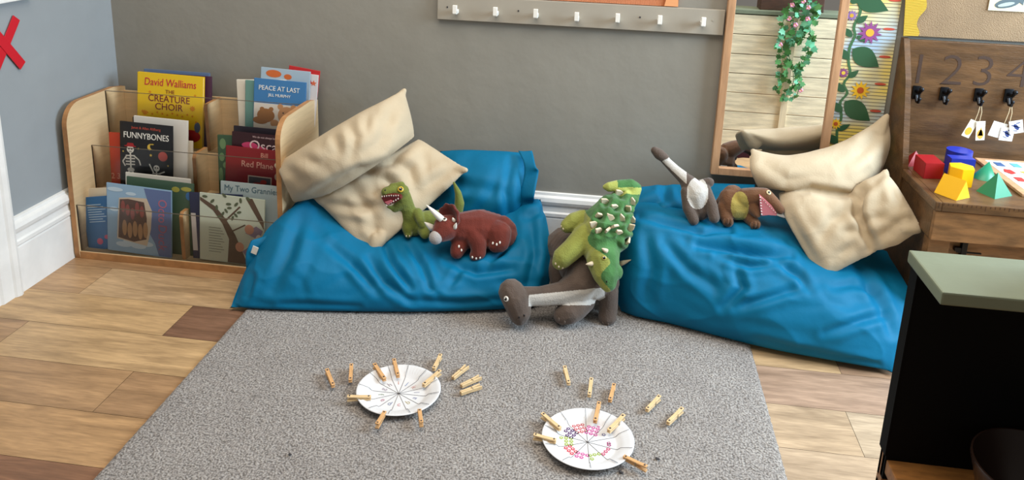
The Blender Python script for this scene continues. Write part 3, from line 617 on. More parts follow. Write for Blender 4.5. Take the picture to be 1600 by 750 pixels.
k = book('white book right behind the skeleton book', -1.632, 2.586, .218, .21, .276, .008, cm('#e4e0d8'), 5, 1.5)
k = book('cream thin book furthest right in the middle left pocket', -1.612, 2.602, .218, .20, .196, .006, cm('#d9cfbd'), 4, 1)
k = book('black backed book second behind the skeleton book', -1.655, 2.615, .218, .205, .262, .006, cm('#2a2426'), 5, 1)
# middle shelf, right
k = book('dark red picture book with a small framed picture, middle right pocket', -1.248, 2.556, .218, .232, .200, .008, cm('#8c2127'), 5, 2)
words('title', 'Bill', .024, .03, .178, cm('#d8a08c'), k); words('title', 'Red Plane', .032, .004, .140, cm('#d9a596'), k, sx=.95)
shape('picture', k, [rect(-.03,.06,.04,.10)], cm('#cdbfae')); shape('picture', k, [rect(-.026,.056,.044,.096)], cm('#55565c'), -.0009); shape('picture', k, [ell(.01,.065,.025,.012), ell(.03,.08,.012,.008)], cm('#b33e38'), -.0013); shape('picture', k, [ell(.085,.105,.015,.015)], cm('#c9b49a')); shape('picture', k, [ell(.098,.08,.018,.012), limb(.06,.03,.11,.06,.012)], cm('#6e2226'))
k = book('maroon picture book with white title behind the dark red book', -1.240, 2.572, .218, .215, .250, .008, cm('#35161f'), 5, 1.5)
words('title', 'Oscar', .052, .022, .205, cm('#dcc7c8'), k, extrude=.0006); words('title', 'We do not always know', .010, .02, .238, cm('#c9b1b4'), k)
shape('picture', k, [ell(-.04,.205,.03,.012), ell(-.01,.195,.04,.010)], cm('#c6406e'))
k = book('dark green book at the left of the middle right pocket', -1.302, 2.588, .218, .20, .232, .007, cm('#3c5a40'), 5, -1)
shape('picture', k, [ell(-.08,.2,.012,.02), ell(-.085,.15,.01,.016), ell(-.07,.12,.012,.012), ell(-.09,.08,.008,.03)], cm('#6f8f63'))
k = book('black thin book at the back of the middle right pocket', -1.245, 2.604, .218, .22, .262, .006, cm('#26202a'), 5, 1)
# bottom shelf, left
k = book('blue picture book with brown figures standing, front of the bottom left pocket', -1.642, 2.440, .030, .246, .255, .006, cm('#8fb0cd'), 3, 2.5)
shape('picture', k, [[(.02,.252),(.122,.252),(.122,.004),(.075,.004),(.06,.05),(.03,.1),(.05,.15)]], cm('#5c6f9d')); shape('picture', k, [ell(-.06+.028*i, .03+.012*(i % 2), .03, .010) for i in range(4)]+[ell(-.09,.235,.03,.008), ell(-.03,.225,.02,.006), ell(-.095,.16,.018,.008)], cm('#bdd2e2'))
shape('picture', k, [[(-.085,.05),(.03,.035),(.045,.10),(.05,.17),(.03,.215),(-.03,.212),(-.075,.205),(-.082,.12)]], cm('#c9b9a4'), -.0008)
shape('picture', k, [[(-.08,.055),(-.02,.045),(.028,.06),(.03,.14),(.02,.2),(-.04,.205),(-.072,.2)]], cm('#584038'), -.0012); shape('picture', k, [ell(-.06+.018*i, .175-.012*(i % 3), .008, .022) for i in range(5)], cm('#8a4b45'), -.0016); shape('picture', k, [ell(-.055+.02*i, .095-.008*(i % 2), .009, .03) for i in range(5)], cm('#a9825d'), -.0016)
words('title', 'Octo', .046, .088, .175, cm('#b5667a'), k, roll=math.pi/2, sx=.9); words('title', 'Duck', .046, .088, .075, cm('#9c5a70'), k, roll=math.pi/2)
k = book('blue back cover with small white print at the left of the bottom shelf', -1.772, 2.456, .030, .16, .196, .005, cm('#2f6aa3'), 8, -9)
shape('small_print', k, [rect(-.06,-.005+.008*(i % 3),.165-.009*i,.168-.009*i) for i in range(8)], cm('#a9c4dc')); shape('picture', k, [ell(-.03,.03,.012,.012), ell(.0,.045,.01,.008)], cm('#c65a7c'))
k = book('cream covered book leaning at the far left of the bottom shelf', -1.780, 2.472, .030, .175, .220, .008, cm('#d8ccb6'), 8, -8)
k = book('dark green topped book behind the blue figures book', -1.580, 2.470, .030, .255, .272, .006, cm('#46604c'), 4, 2)
shape('picture', k, [ell(.1,.25,.02,.008), ell(.06,.245,.015,.01)], cm('#a6a04a')); shape('picture', k, [ell(.11,.225,.012,.015)], cm('#3c6fa6'))
k = book('orange red book at the right of the bottom left pocket', -1.575, 2.485, .030, .20, .232, .006, cm('#cf4d28'), 4, 2)
shape('picture', k, [ell(.085,.13,.01,.03), ell(.09,.06,.008,.02)], cm('#e8a33a'))
k = book('white paper book at the back of the bottom left pocket', -1.605, 2.502, .030, .25, .275, .006, cm('#e5e0d6'), 4, 1.5)
# bottom shelf, right
k = book('pale green back cover with a bare tree and barcode, front of the bottom right pocket', -1.291, 2.440, .030, .240, .250, .006, cm('#c3cbba'), 3, 2)
shape('picture', k, [[(-.015,.002),(.06,.002),(.035,.06),(.012,.11),(-.02,.16),(-.06,.205),(-.118,.235),(-.118,.222),(-.07,.19),(-.035,.145),(-.01,.09)], [(.05,.25),(.075,.25),(.118,.17),(.118,.14)], limb(-.03,.15,.03,.215,.006), limb(.0,.12,.05,.15,.005)], cm('#5c4a3e'))
shape('picture', k, [ell(-.1+.022*i+.006*(i % 2), .238-.018*(i % 3)+.004*i*(i % 2), .010, .005, 10, rot=.8*i) for i in range(8)]+[ell(-.045+.012*i, .17+.012*((i*5) % 4), .009, .0045, 10, rot=1.1*i) for i in range(7)], cm('#56604a'), -.0010)
shape('picture', k, [ell(.03,.065,.016,.018), ell(.065,.135,.017,.018)], cm('#c98f76'), -.0013); shape('picture', k, [[(.04,.05),(.07,.075),(.1,.04),(.06,.025)], [(.05,.12),(.09,.15),(.115,.135),(.1,.1)]], cm('#8c7c93'), -.0010); shape('picture', k, [ell(.10,.10,.012,.02)], cm('#d8d0c6'), -.0012)
shape('small_print', k, [rect(-.085,-.04+.006*(i % 3),.125-.010*i,.127-.010*i) for i in range(10)], cm('#7d8177'))
shape('barcode', k, [rect(.087,.117,.006,.04)], M['white_matt'], -.0009); shape('barcode', k, [rect(.089+.0035*i,.0905+.0035*i,.012,.038) for i in range(8)], M['ink'], -.0013)
k = book('grey blue picture book with dark title behind the tree book', -1.228, 2.462, .030, .228, .290, .007, cm('#a9b7b9'), 4, 1)
words('title', 'My Two Grannies', .030, .0, .268, cm('#4d6a76'), k, sx=.92)
k = book('yellow green spotted book at the right of the bottom right pocket', -1.205, 2.476, .030, .19, .245, .006, cm('#b3ab4d'), 4, 2)
shape('picture', k, [ell(.075+.008*(i % 2), .2-.022*i, .004, .004, 8) for i in range(8)], cm('#7f3a2c'))
k = book('red book at the far right of the bottom shelf', -1.195, 2.492, .030, .20, .222, .006, cm('#a51f27'), 4, 1)
k = book('navy blue book at the left of the bottom right pocket', -1.345, 2.456, .030, .20, .246, .005, cm('#29304f'), 4, -2)
shape('picture', k, [rect(-.098,-.08,.03,.17)], cm('#c8c4c4'))
# ------------------------------------------------------------------ hook rail and the card above it
t = thing('hook_rail', 'warm grey wooden rail with seven white coat pegs on the back wall', 'coat rail', (-.13, WY, .93))
b = MB(); b.box(-.632, .371, 2.780, 2.797, .889, .976, .002); b.build('board', M['rail'], t)
for px, py in ((711,14),(774,17),(837,20),(901,25),(965,27),(1031,30),(1099,33)):
    p = at(px, py+1, y=2.75)
    b = MB(); b.box(p[0]-.0075, p[0]+.0075, 2.742, 2.781, p[2]-.016, p[2]-.002, .0015); b.box(p[0]-.0075, p[0]+.0075, 2.740, 2.752, p[2]-.014, p[2]+.016, .0015); b.build('coat_peg', M['white_matt'], t)
for px, py, m in ((699,11,'ink'),(810,17,'ink'),(1000,27,'ink'),(1114,32,'rail')):
    p = at(px, py, y=2.78); b = MB(); b.cone((p[0], 2.782, p[2]), (p[0], 2.7785, p[2]), .0035, .003); b.build('screw', M[m], t)
b = MB(); b.box(-.40, .212, 2.788, 2.796, .978, 1.10); o = b.build('card_strip', M['orange_card'], loc=(-.09, 2.79, 1.0)); tag(o, 'orange corrugated card strip above the coat rail', 'display border')
b = MB(); b.prism([(.165,2.786,.979),(.212,2.786,.979),(.207,2.786,1.05),(.178,2.786,1.05)], (0,-.003,0)); b.build('folded_end', cm('#e3a06e'), o)
# ------------------------------------------------------------------ mirror
t = thing('wall_mirror', 'tall mirror with a narrow oak frame on the back wall', 'mirror', (.57, WY, .39))
x0, x1, z0, z1 = .376, .768, .388, 1.22; w = .026
for n, a in (('frame_side', (x0, x0+w, z0, z1)), ('frame_side', (x1-w, x1, z0, z1)), ('frame_rail', (x0+w, x1-w, z0, z0+w)), ('frame_rail', (x0+w, x1-w, z1-w, z1))):
    b = MB(); b.box(a[0], a[1], 2.765, 2.797, a[2], a[3], .002); b.build(n, M['oak'], t)
b = MB(); b.box(x0+w-.002, x1-w+.002, 2.778, 2.782, z0+w-.002, z1-w+.002); b.build('glass', M['silver'], t)
# ------------------------------------------------------------------ growth chart
def stripes():
    m = mat('chart_paper', '#e9cf7e', .5); nt = m.node_tree; N = nt.nodes; L = nt.links; b = N['Principled BSDF']
    tc = N.new('ShaderNodeTexCoord'); sp = N.new('ShaderNodeSeparateXYZ'); L.new(tc.outputs['Object'], sp.inputs[0])
    ml = N.new('ShaderNodeMath'); ml.operation = 'MULTIPLY'; ml.inputs[1].default_value = 82; L.new(sp.outputs['Z'], ml.inputs[0])
    fr = N.new('ShaderNodeMath'); fr.operation = 'FRACT'; L.new(ml.outputs[0], fr.inputs[0]); gt = N.new('ShaderNodeMath'); gt.operation = 'GREATER_THAN'; gt.inputs[1].default_value = .78; L.new(fr.outputs[0], gt.inputs[0])
    nz = N.new('ShaderNodeTexNoise'); nz.inputs['Scale'].default_value = 5; L.new(tc.outputs['Object'], nz.inputs[0]); rp = N.new('ShaderNodeValToRGB')
    rp.color_ramp.elements[0].position = .38; rp.color_ramp.elements[0].color = lin('#a9c2d8'); rp.color_ramp.elements[1].position = .6; rp.color_ramp.elements[1].color = lin('#efd669'); L.new(nz.outputs['Fac'], rp.inputs[0])
    mx = N.new('ShaderNodeMix'); mx.data_type = 'RGBA'; L.new(gt.outputs[0], mx.inputs[0]); L.new(rp.outputs[0], mx.inputs[6]); mx.inputs[7].default_value = lin('#77705f'); L.new(mx.outputs[2], b.inputs['Base Color'])
    return m
M['chart'] = stripes()
t = thing('height_chart', 'yellow and blue ruled height chart with a flowering vine, right of the mirror', 'height chart', (.86, WY, .6))
b = MB(); b.box(.775, .938, 2.792, 2.797, .45, 1.15); b.build('chart_sheet', M['chart'], t)
def flat(name, polys, m, parent, y):
    b = MB()
    for i, poly in enumerate(polys): b.prism([(x, y-.00005*i, z) for x, z in poly], (0, -.0008, 0))
    return b.build(name, m, parent)
def wpx(px, py, y=2.79): p = at(px, py, y=y); return (p[0], p[2])
Z5 = lambda zx, zy: (1100+zx/4.782*1.0*(1339/1339)/.5601*.5601*1.0 if False else 1100+zx*500/1339, zy*280/750)
vine = [(645,0),(655,50),(628,110),(632,150),(610,200),(605,260),(612,310),(585,350),(600,390),(570,430),(575,490),(558,540),(556,600)]
vp = catmull([wpx(*Z5(*p)) for p in vine], 40); L_ = [(x-.0045, z) for x, z in vp]; R_ = [(x+.0045, z) for x, z in vp]
flat('vine_stem', [L_+R_[::-1]], cm('#3f6b46'), t, 2.7915)
def leafpoly(a, b, w):
    a, b = Vector(a), Vector(b); d = b-a; n = Vector((-d.y, d.x)).normalized()*w; o = []
    for i in range(13): s = i/12; o.append(a+d*s+n*math.sin(math.pi*s**.8)*1.0)
    for i in range(1, 12): s = 1-i/12; o.append(a+d*s-n*math.sin(math.pi*s**.8)*1.0)
    return [tuple(p) for p in o]
big = [((635,-10),(772,45),38),((622,205),(732,280),42),((588,425),(694,505),42)]
small = [((640,95),(686,65),14),((620,155),(584,115),14),((605,250),(570,200),16),((605,325),(648,295),13),((588,385),(548,345),16),((578,470),(538,425),17),((560,545),(612,520),12),((558,600),(516,560),18),((640,150),(675,175),10),((640,12),(605,-5),12)]
flat('vine_leaves', [leafpoly(wpx(*Z5(*a)), wpx(*Z5(*b)), w*.00078) for a, b, w in big+small], cm('#2f5a3c'), t, 2.7908)
for (zx, zy), r, c, cc in (((618,65),26,'#8a6aa8','#c9a23a'),((694,137),52,'#8c4a86','#e7a93a'),((583,305),25,'#8a4a80','#e0c04a'),((654,378),44,'#e8b92a','#b8541e'),((551,518),28,'#e8b92a','#b8541e')):
    x, z = wpx(*Z5(zx, zy)); r *= .00078
    o = flat('flower', [star(x, z, r, 11, .55)], cm(c), t, 2.7900); b = MB(); b.cone((x, 2.7893, z), (x, 2.7885, z), r*.33, r*.33, 16); b.build('flower_centre', cm(cc), o)
for zx, zy in ((800,2),(775,122),(757,238),(738,352),(718,465)):
    x, z = wpx(*Z5(zx, zy)); flat('ruler_mark', [ell(x, z, .019, .0042)], cm('#c2503c'), t, 2.7912)
# ------------------------------------------------------------------ pinboard
t = thing('display_board', 'beige hessian pinboard with a wavy yellow border at the top right', 'display board', (1.3, WY, 1.0))
zb = at(1435, 56, y=2.79)[2]
b = MB(); b.box(.968, 1.75, 2.784, 2.797, zb, 1.35); b.build('board', M['hessian'], t)
L_ = [wpx(1411,56,2.782), wpx(1417,-40,2.782)]; R_ = [wpx(px, py, 2.782) for px, py in ((1440,-40),(1447,0),(1446,14),(1436,26),(1432,38),(1436,50),(1434,56))]
R_ = [tuple(p) for p in catmull(R_, 24)]
b = MB(); b.prism([(x, 2.782, z) for x, z in L_+R_], (0, -.004, 0)); b.build('wavy_border', M['yellow_card'], t)
x, z = wpx(1574, 3, 2.782); b = MB(); b.box(x-.055, x+.06, 2.780, 2.7825, z-.03, z+.05); o = b.build('picture_card', cm('#d9d2b4'), t)
flat('fish_picture', [ell(x, z-.004, .038, .015, rot=.25), [(x+.03,z+.005),(x+.05,z+.02),(x+.048,z-.008)]], cm('#56646a'), o, 2.7797); flat('fish_picture', [ell(x-.004, z-.008, .026, .006, rot=.25)], cm('#a9b4ae'), o, 2.7785)
# ------------------------------------------------------------------ wooden desk with hook board
DX, DZ, DY0, DY1 = .955, .520, 2.302, 2.772
t = thing('activity_desk', 'brown stained wooden desk with a numbered hook board and low front', 'desk', (1.4, 2.55, 0))
b = MB(); b.box(DX+.0185, 1.80, DY0, DY1, DZ-.028, DZ, .003); b.box(DX, DX+.0185, DY0, 2.591, DZ-.028, DZ, .003); top = b.build('desk_top', M['desk'], t)
b = MB()
for i in range(60): x = DX+.01+i*.0127; b.box(x-.0005, x+.0005, DY0-.0006, DY0+.0004, DZ-.002-(.016 if i % 10 == 0 else (.011 if i % 5 == 0 else .007)), DZ-.002)
b.build('ruler_ticks', M['groove'], top)
b = MB(); b.box(DX+.006, 1.79, DY0+.006, DY0+.024, DZ-.122, DZ-.030, .002); b.build('apron', M['desk2'], t)
b = MB(); b.box(DX+.006, DX+.024, DY0+.024, 2.591, DZ-.122, DZ-.030, .002); b.build('side_apron', M['desk'], t)
b = MB(); b.box(DX+.020, DX+.034, DY0+.07, DY1-.06, .03, DZ-.122, .001); b.build('lower_side_panel', M['desk'], t)
b = MB(); b.box(DX+.012, DX+.072, DY0+.03, DY0+.07, 0, DZ-.122, .002); b.build('leg', M['desk2'], t)
b = MB(); b.box(DX+.012, DX+.072, DY1-.06, DY1, 0, DZ-.122, .002); b.build('leg', M['desk'], t)
b = MB(); b.box(1.73, 1.79, DY0+.03, DY0+.07, 0, DZ-.122, .002); b.build('leg', M['desk2'], t)
b = MB(); b.box(1.73, 1.79, DY1-.06, DY1, 0, DZ-.122, .002); b.build('leg', M['desk2'], t)
b = MB(); b.box(DX+.072, 1.73, DY0+.045, DY0+.06, .16, DZ-.122, .002); b.build('lower_panel', M['desk2'], t)
p = at(1507, 388, y=DY0+.03); b = MB(); b.box(p[0]-.008, p[0]+.008, DY0+.028, DY0+.045, .2, DZ-.122, .002); b.box(p[0]-.026, p[0]+.004, DY0+.030, DY0+.045, p[2]-.012, p[2], .001); b.box(p[0]-.02, p[0]+.05, DY0+.030, DY0+.036, p[2]-.016, p[2]-.012, .001); b.build('metal_bracket', M['iron'], t)
HT = at(1424, 62, y=2.772)[2]
b = MB(); b.box(DX+.018, 1.80, 2.772, 2.792, DZ-.03, HT, .002); hb = b.build('hook_board', M['desk'], t)
b = MB(); b.prism([(DX, y, z) for y, z in [(2.792,.36),(2.792,HT+.004),(2.764,HT+.004),(2.690,HT-.12),(2.592,DZ)]]+[(DX, 2.592, .36)], (.018,0,0)); b.build('side_panel', M['desk'], t)
for ch, px in (('1',1436),('2',1488),('3',1537),('4',1592)):
    p = at(px, 110+(px-1430)*.035, y=2.772)
    me = text_mesh(ch, .150, Matrix.Translation((p[0], 2.7718, p[2])) @ FACE, extrude=.0006, offset=-.0022, sx=1.08)
    link('carved_number', me, M['groove'], hb)
hook_pos = []
for px, py in ((1432,148),(1475,150),(1529,152),(1576,153)):
    p = at(px, py, y=2.765); x, z = p[0], p[2]; hook_pos.append((x, z))
    b = MB(); b.box(x-.014, x+.014, 2.766, 2.7715, z-.016, z+.030, .003)
    b.tube([(x,2.768,z+.012),(x,2.742,z+.012),(x,2.729,z+.026)], [.007,.006,.006], 8); b.ball((x,2.728,z+.027), .008, seg=10)
    b.tube([(x,2.768,z-.004),(x,2.752,z-.022),(x,2.739,z-.020),(x,2.734,z-.008)], [.006,.005,.005,.005], 8); b.ball((x,2.734,z-.007), .0065, seg=10)
    b.build('coat_hook', M['iron'], hb, smooth='auto', label='black metal double hook')
def tag_bundle(hx, hz, label, kind):
    y = 2.740; r = thing('tag_bundle', label, 'tags', (hx, y, hz-.02), group=None)
    b = MB(); zt = hz-.014; zb_ = hz-.085
    b.tube([(hx-.012,y-.004,zb_),(hx-.004,y-.003,zt-.03),(hx-.001,y,zt),(hx+.001,y,zt+.001),(hx+.006,y-.003,zt-.03),(hx+.004,y-.004,zb_)], .0011, 6); b.build('string', cm('#d9c6a2'), r)
    def card(x, z, w, h, rot, c, yy, marks, mc):
        mt = Matrix.Translation((x, yy, z)) @ Matrix.Rotation(rot, 4, 'Y'); b = MB(); b.box(-w/2, w/2, -.0007, .0007, -h, 0, .0003, mtx=mt); o = b.build('card', cm(c, .25), r)
        b = MB()
        for poly in marks: b.prism([mt @ Vector((px, -.0012, pz)) for px, pz in poly], (0, .0004, 0))
        b.build('printed_mark', cm(mc), o)
    if kind == 'y':
        card(hx-.012, zb_+.012, .026, .062, .35, '#ece7d4', y-.006, [ell(0,-.04,.010,.014)], '#e5b63a'); card(hx+.006, zb_+.012, .028, .066, -.12, '#efeada', y-.010, [ell(0,-.045,.010,.016), [(-.008,-.05),(.008,-.05),(.002,-.02)]], '#e0b04a')
    else:
        bird = [ell(0,-.022,.006,.012,rot=.5), limb(-.014,-.014,.012,-.026,.003), limb(.0,-.01,.012,-.008,.003), limb(-.01,-.032,.002,-.036,.002)]
        card(hx-.022, zb_+.006, .046, .052, .22, '#ecebe8', y-.004, [], '#2d3f7a'); card(hx+.002, zb_-.008, .042, .046, .05, '#efeeeb', y-.008, bird, '#2d3f7a'); card(hx+.018, zb_+.018, .042, .044, -.25, '#efeeeb', y-.012, bird, '#2d3f7a')
tag_bundle(*hook_pos[2], 'two yellow and white tags on a string hanging from the hook under the 3', 'y')
tag_bundle(*hook_pos[3], 'white cards with dark blue bird marks hanging from the hook under the 4', 'w')
# ------------------------------------------------------------------ plastic solids on the desk
Z6 = lambda zx, zy: (1380+zx*220/750, 200+zy*220/750)
def dk(zx, zy): p = at(*Z6(zx, zy), z=DZ); return Vector((p[0], p[1], DZ))
SG = 'plastic solid shapes on the desk'
def solid(name, label, base, h, m, topk=None, apex=None):
    b = MB(); bv = [b.b.verts.new((p[0], p[1], DZ)) for p in base]; n = len(bv); b.b.faces.new(bv[::-1])
    if apex is not None:
        a = b.b.verts.new(apex)
        for i in range(n): b.b.faces.new((bv[i], bv[(i+1)%n], a))
    else:
        tv = [b.b.verts.new((p[0], p[1], DZ+h)) for p in base]; b.b.faces.new(tv)
        for i in range(n): b.b.faces.new((bv[i], bv[(i+1)%n], tv[(i+1)%n], tv[i]))
    bmesh.ops.recalc_face_normals(b.b, faces=b.b.faces[:])
    if n < 12 and apex is None: bmesh.ops.bevel(b.b, geom=b.b.edges[:], offset=.0009, segments=2, affect='EDGES')
    c = sum((Vector((p[0], p[1], DZ)) for p in base), Vector())/n
    o = b.build(name, m, loc=c, smooth='auto' if (n > 12 or apex is None) else False); tag(o, label, 'shape block', SG); return o
def poly(c, r, n, a0=0): return [(c[0]+r*math.cos(a0+i*2*math.pi/n), c[1]+r*math.sin(a0+i*2*math.pi/n)) for i in range(n)]
def quad(c, w, d, a):
    return [(c[0]+x*math.cos(a)-y*math.sin(a), c[1]+x*math.sin(a)+y*math.cos(a)) for x, y in ((-w/2,-d/2),(w/2,-d/2),(w/2,d/2),(-w/2,d/2))]
Z8d = lambda zx, zy: (1400+zx/5.77, 200+zy/5.77)
def d8(zx, zy): p = at(*Z8d(zx, zy), z=DZ); return Vector((p[0], p[1], DZ))
def h8(zx, zy, c): return float(at(*Z8d(zx, zy), y=c[1])[2])-DZ
def xy(*ps): return [(p[0], p[1]) for p in ps]
c = d8(150,325); solid('pyramid_block', 'red plastic pyramid furthest left on the desk', quad(c, .062, .05, .2), 0, M['red_pl'], apex=(c[0]+.004, c[1], DZ+h8(163,205,c)))
a, b_, l = d8(245,458), d8(415,462), d8(152,372); solid('box_block', 'red plastic box beside the red pyramid on the desk', xy(a, b_, b_+(l-a), l), h8(270,318,a), M['red_pl'])
c = d8(548,345); solid('cylinder_block', 'blue plastic cylinder at the back of the desk shapes', poly(c, .039, 40), h8(548,195,c), M['blue_pl'])
c = d8(560,415); solid('cube_block', 'blue plastic cube in front of the blue cylinder', quad(c, .074, .040, .02), h8(570,262,c), M['blue_pl'])
c = d8(565,505); solid('hexagonal_block', 'yellow plastic hexagonal prism standing on the desk', poly(c, .038, 6, .25), h8(575,343,c), M['yel_pl'])
def tri_prism():
    a, b_, c_ = d8(340,582), d8(540,658), d8(668,630); l = b_-a; n = c_-b_; m0 = b_+n/2
    b = MB(); b.prism([a, a+n, a+n/2+Vector((0,0,h8(622,475,m0)))], l); bmesh.ops.recalc_face_normals(b.b, faces=b.b.faces[:]); bmesh.ops.bevel(b.b, geom=b.b.edges[:], offset=.0009, segments=2, affect='EDGES')
    o = b.build('triangular_block', M['yel_pl'], loc=a+l/2+n/2, smooth='auto'); tag(o, 'yellow plastic triangular prism lying nearest the desk edge', 'shape block', SG)
tri_prism()
c = d8(795,450); solid('cone_block', 'green plastic cone behind the green pyramid', poly(c, .034, 40), 0, M['grn_pl'], apex=(c[0]+.006, c[1], DZ+h8(838,300,c)))
a, b_, r = d8(720,567), d8(890,642), d8(1048,612); c = (a+r)/2; solid('pyramid_block', 'green plastic pyramid at the front of the desk', xy(a, b_, r, a+r-b_), 0, M['grn_pl'], apex=(c[0], c[1], DZ+h8(918,400,c)))
# puzzle tray
p0 = at(1523, 246, z=DZ+.010); p1 = at(1597, 303, z=DZ+.010)
t = thing('puzzle_tray', 'wooden tray puzzle with coloured pictures lying at the right of the desk', 'puzzle', ((p0[0]+.14), (p0[1]+p1[1])/2, DZ))
X0, Y0, Y1 = (p0[0]+p1[0])/2, p1[1], min(p0[1], 2.765); b = MB(); b.box(X0, X0+.26, Y0, Y1, DZ+.0005, DZ+.010, .002); tr = b.build('tray', M['oak'], t)
b = MB(); b.box(X0+.024, X0+.236, Y0+.022, Y1-.022, DZ+.0098, DZ+.0106); b.build('picture_sheet', cm('#dcdcd6'), tr)
cells = [['#e3b51f','#d9cfae','#c9d0cc','#e0b93a'], ['#c03a34','#e0b82e','#7f9a8e','#c9c2a0'], ['#b8342f','#c8b04a','#5f8a70','#b5473c'], ['#3f5a86','#5fa3c4','#6f8fae','#4f7f9c']]
for i in range(4):
    for j in range(4):
        hh = (Y1-Y0-.05)/4; x = X0+.034+.051*i; y = Y0+.028+j*hh; b = MB(); n_ = 4 if j == 3 else (3+((i*2+j) % 4))
        cx_, cy_ = x+.018, y+hh/2-.004; b.prism([(cx_+.017*math.cos(k*6.2832/n_+.785), cy_+hh*.36*math.sin(k*6.2832/n_+.785), DZ+.0105) for k in range(n_)], (0,0,.0018)); b.build('puzzle_piece', cm(cells[j][i]), tr)
# ------------------------------------------------------------------ green-topped unit with black front, plank back
ZT = .785; UX0, UX1, UY0, UY1 = .522, 1.34, 1.180, 1.330
t = thing('play_kitchen_unit', 'black-fronted wooden unit with a pale green top at the right edge', 'play unit', (.93, 1.27, 0))
b = MB(); b.box(UX0, UX1, UY0, UY1, ZT-.022, ZT, .003); b.build('green_top', M['green_paint'], t)
bx0 = UX0+.010
b = MB(); b.box(bx0, UX1-.01, 1.298, 1.312, .35, ZT-.022, .002); b.build('black_panel', M['black'], t)
b = MB(); b.box(bx0, bx0+.03, 1.300, 1.325, 0, .40, .002); b.build('post', M['shelf_wood'], t)
b = MB(); b.box(UX1-.04, UX1-.01, 1.300, 1.325, 0, .40, .002); b.build('post', M['shelf_wood'], t)
b = MB(); b.box(UX1-.03, UX1-.01, .95, 1.30, 0, ZT-.022, .002); b.build('end_panel', M['black'], t)
b = MB(); b.box(bx0+.002, UX1-.03, .93, 1.298, .365, .392, .002); b.build('lower_shelf', M['shelf_wood'], t)
b = MB(); b.box(bx0+.002, bx0+.04, .935, .975, 0, .365, .002); b.build('post', M['shelf_wood'], t)
b = MB(); b.box(bx0-.0025, bx0, 1.297, 1.328, .40, ZT-.022); b.build('edge_strip', M['black'], t)
z = .03
for i in range(7):
    b = MB(); b.box(bx0, UX1-.01, 1.312, 1.326, z, z+.1010, .003); b.build('plank', M['fence'], t); z += .1045
p = at(1226, 150, y=2*2.778-1.33); b = MB(); b.box(p[0]-.017, p[0]+.017, 1.326, 1.342, .03, ZT-.022, .001); b.build('batten', M['fence2'], t)
# bowl on the lower shelf
c = (.723, 1.185, .43); 
def bowl(name, label, c, r, h, m):
    n = 48; pr = [(.25,0),(.5,.02),(.8,.35),(1.0,1.0),(1.03,1.0),(1.03,.94),(.84,.28),(.5,-.05),(.25,-.08)]
    V = []; Fc = []
    for i in range(n):
        a = i/n*2*math.pi
        for k, (q, w) in enumerate(pr): V.append((c[0]+r*q*math.cos(a), c[1]+r*q*math.sin(a), c[2]+h*w))
    m_ = len(pr)
    for i in range(n):
        for k in range(m_-1): Fc.append((i*m_+k, ((i+1)%n)*m_+k, ((i+1)%n)*m_+k+1, i*m_+k+1))
    Fc.append([i*m_ for i in range(n)]); Fc.append([i*m_+m_-1 for i in range(n)][::-1])
    o = raw(name, V, Fc, m, loc=(c[0], c[1], c[2]-h*.08), smooth='auto'); return tag(o, label, 'bowl')
bowl('bowl', 'dark brown round bowl on the low shelf of the black unit', (c[0], c[1], .397), .098, .095, mat('dark_brown_glaze', '#2a1c16', .3))
# things standing on the unit, seen over its edge in the mirror
b = MB(); b.box(.74, 1.06, 1.20, 1.30, ZT, ZT+.13, .004); o = b.build('wooden_box', M['dark_wood'], loc=(.9, 1.25, ZT)); tag(o, 'dark brown wooden box on the green top, seen in the mirror', 'box')
# ivy garland hanging down the plank back (seen in the mirror)
def mir(px, py, y=1.35): p = at(px, py, y=2*2.778-y); return Vector((p[0], y, p[2]))
t = thing('ivy_garland', 'artificial ivy garland with pink flowers hanging in front of pale planks, reflected in the mirror', 'garland', mir(1245, 0))
rnd = random.Random(3); leaves = {0: MB(), 1: MB()}
strands = [[(1250,-6),(1238,40),(1232,80),(1240,125),(1226,155)], [(1258,-6),(1262,40),(1268,62),(1258,90),(1252,110),(1246,148)], [(1244,-6),(1225,30),(1215,70),(1222,110),(1216,140)], [(1262,-6),(1272,20),(1256,50),(1240,66)]]
for sp in strands:
    pts = catmull([mir(px, py, 1.362) for px, py in sp], 20); b = MB(); b.tube(pts, .0018, 6); b.build('stem', M['leaf'], t, smooth=True)
    for p in pts:
        for _ in range(2):
            g = rnd.choice((0, 0, 1)); r = rnd.uniform(.014, .024); q = Vector(p)+Vector((rnd.uniform(-.022,.022), rnd.uniform(0,.03), rnd.uniform(-.016,.016)))
            R = Matrix.Rotation(rnd.uniform(-2.6, 2.6), 3, 'Y') @ Matrix.Rotation(rnd.uniform(-.7,.7), 3, 'X') @ Matrix.Rotation(rnd.uniform(-.7,.7), 3, 'Z')
            sh = [(0,-1),(.35,-.7),(.95,-.55),(.62,.0),(.8,.45),(.3,.45),(0,1.1),(-.3,.45),(-.8,.45),(-.62,0),(-.95,-.55),(-.35,-.7)]
            leaves[g].prism([q+R @ Vector((x*r, 0, z*r)) for x, z in sh], R @ Vector((0, .0008, 0)))
leaves[0].build('dark_leaves', M['leaf'], t); leaves[1].build('pale_leaves', M['leaf2'], t)
for px, py in ((1238,8),(1263,12),(1233,29),(1243,39),(1262,30),(1219,70),(1251,141),(1255,2)):
    q = mir(px, py, 1.385); b = MB()
    for k in range(5): a = k*1.2566; b.ball(q+Vector((math.cos(a)*.007, .004*math.sin(2*a), math.sin(a)*.007)), .0065, (1,.45,1), 8)
    b.ball(q+Vector((0,.004,0)), .003, seg=8, mi=1); b.build('flower', [M['pink'], M['yel_pl']], t, smooth=True)
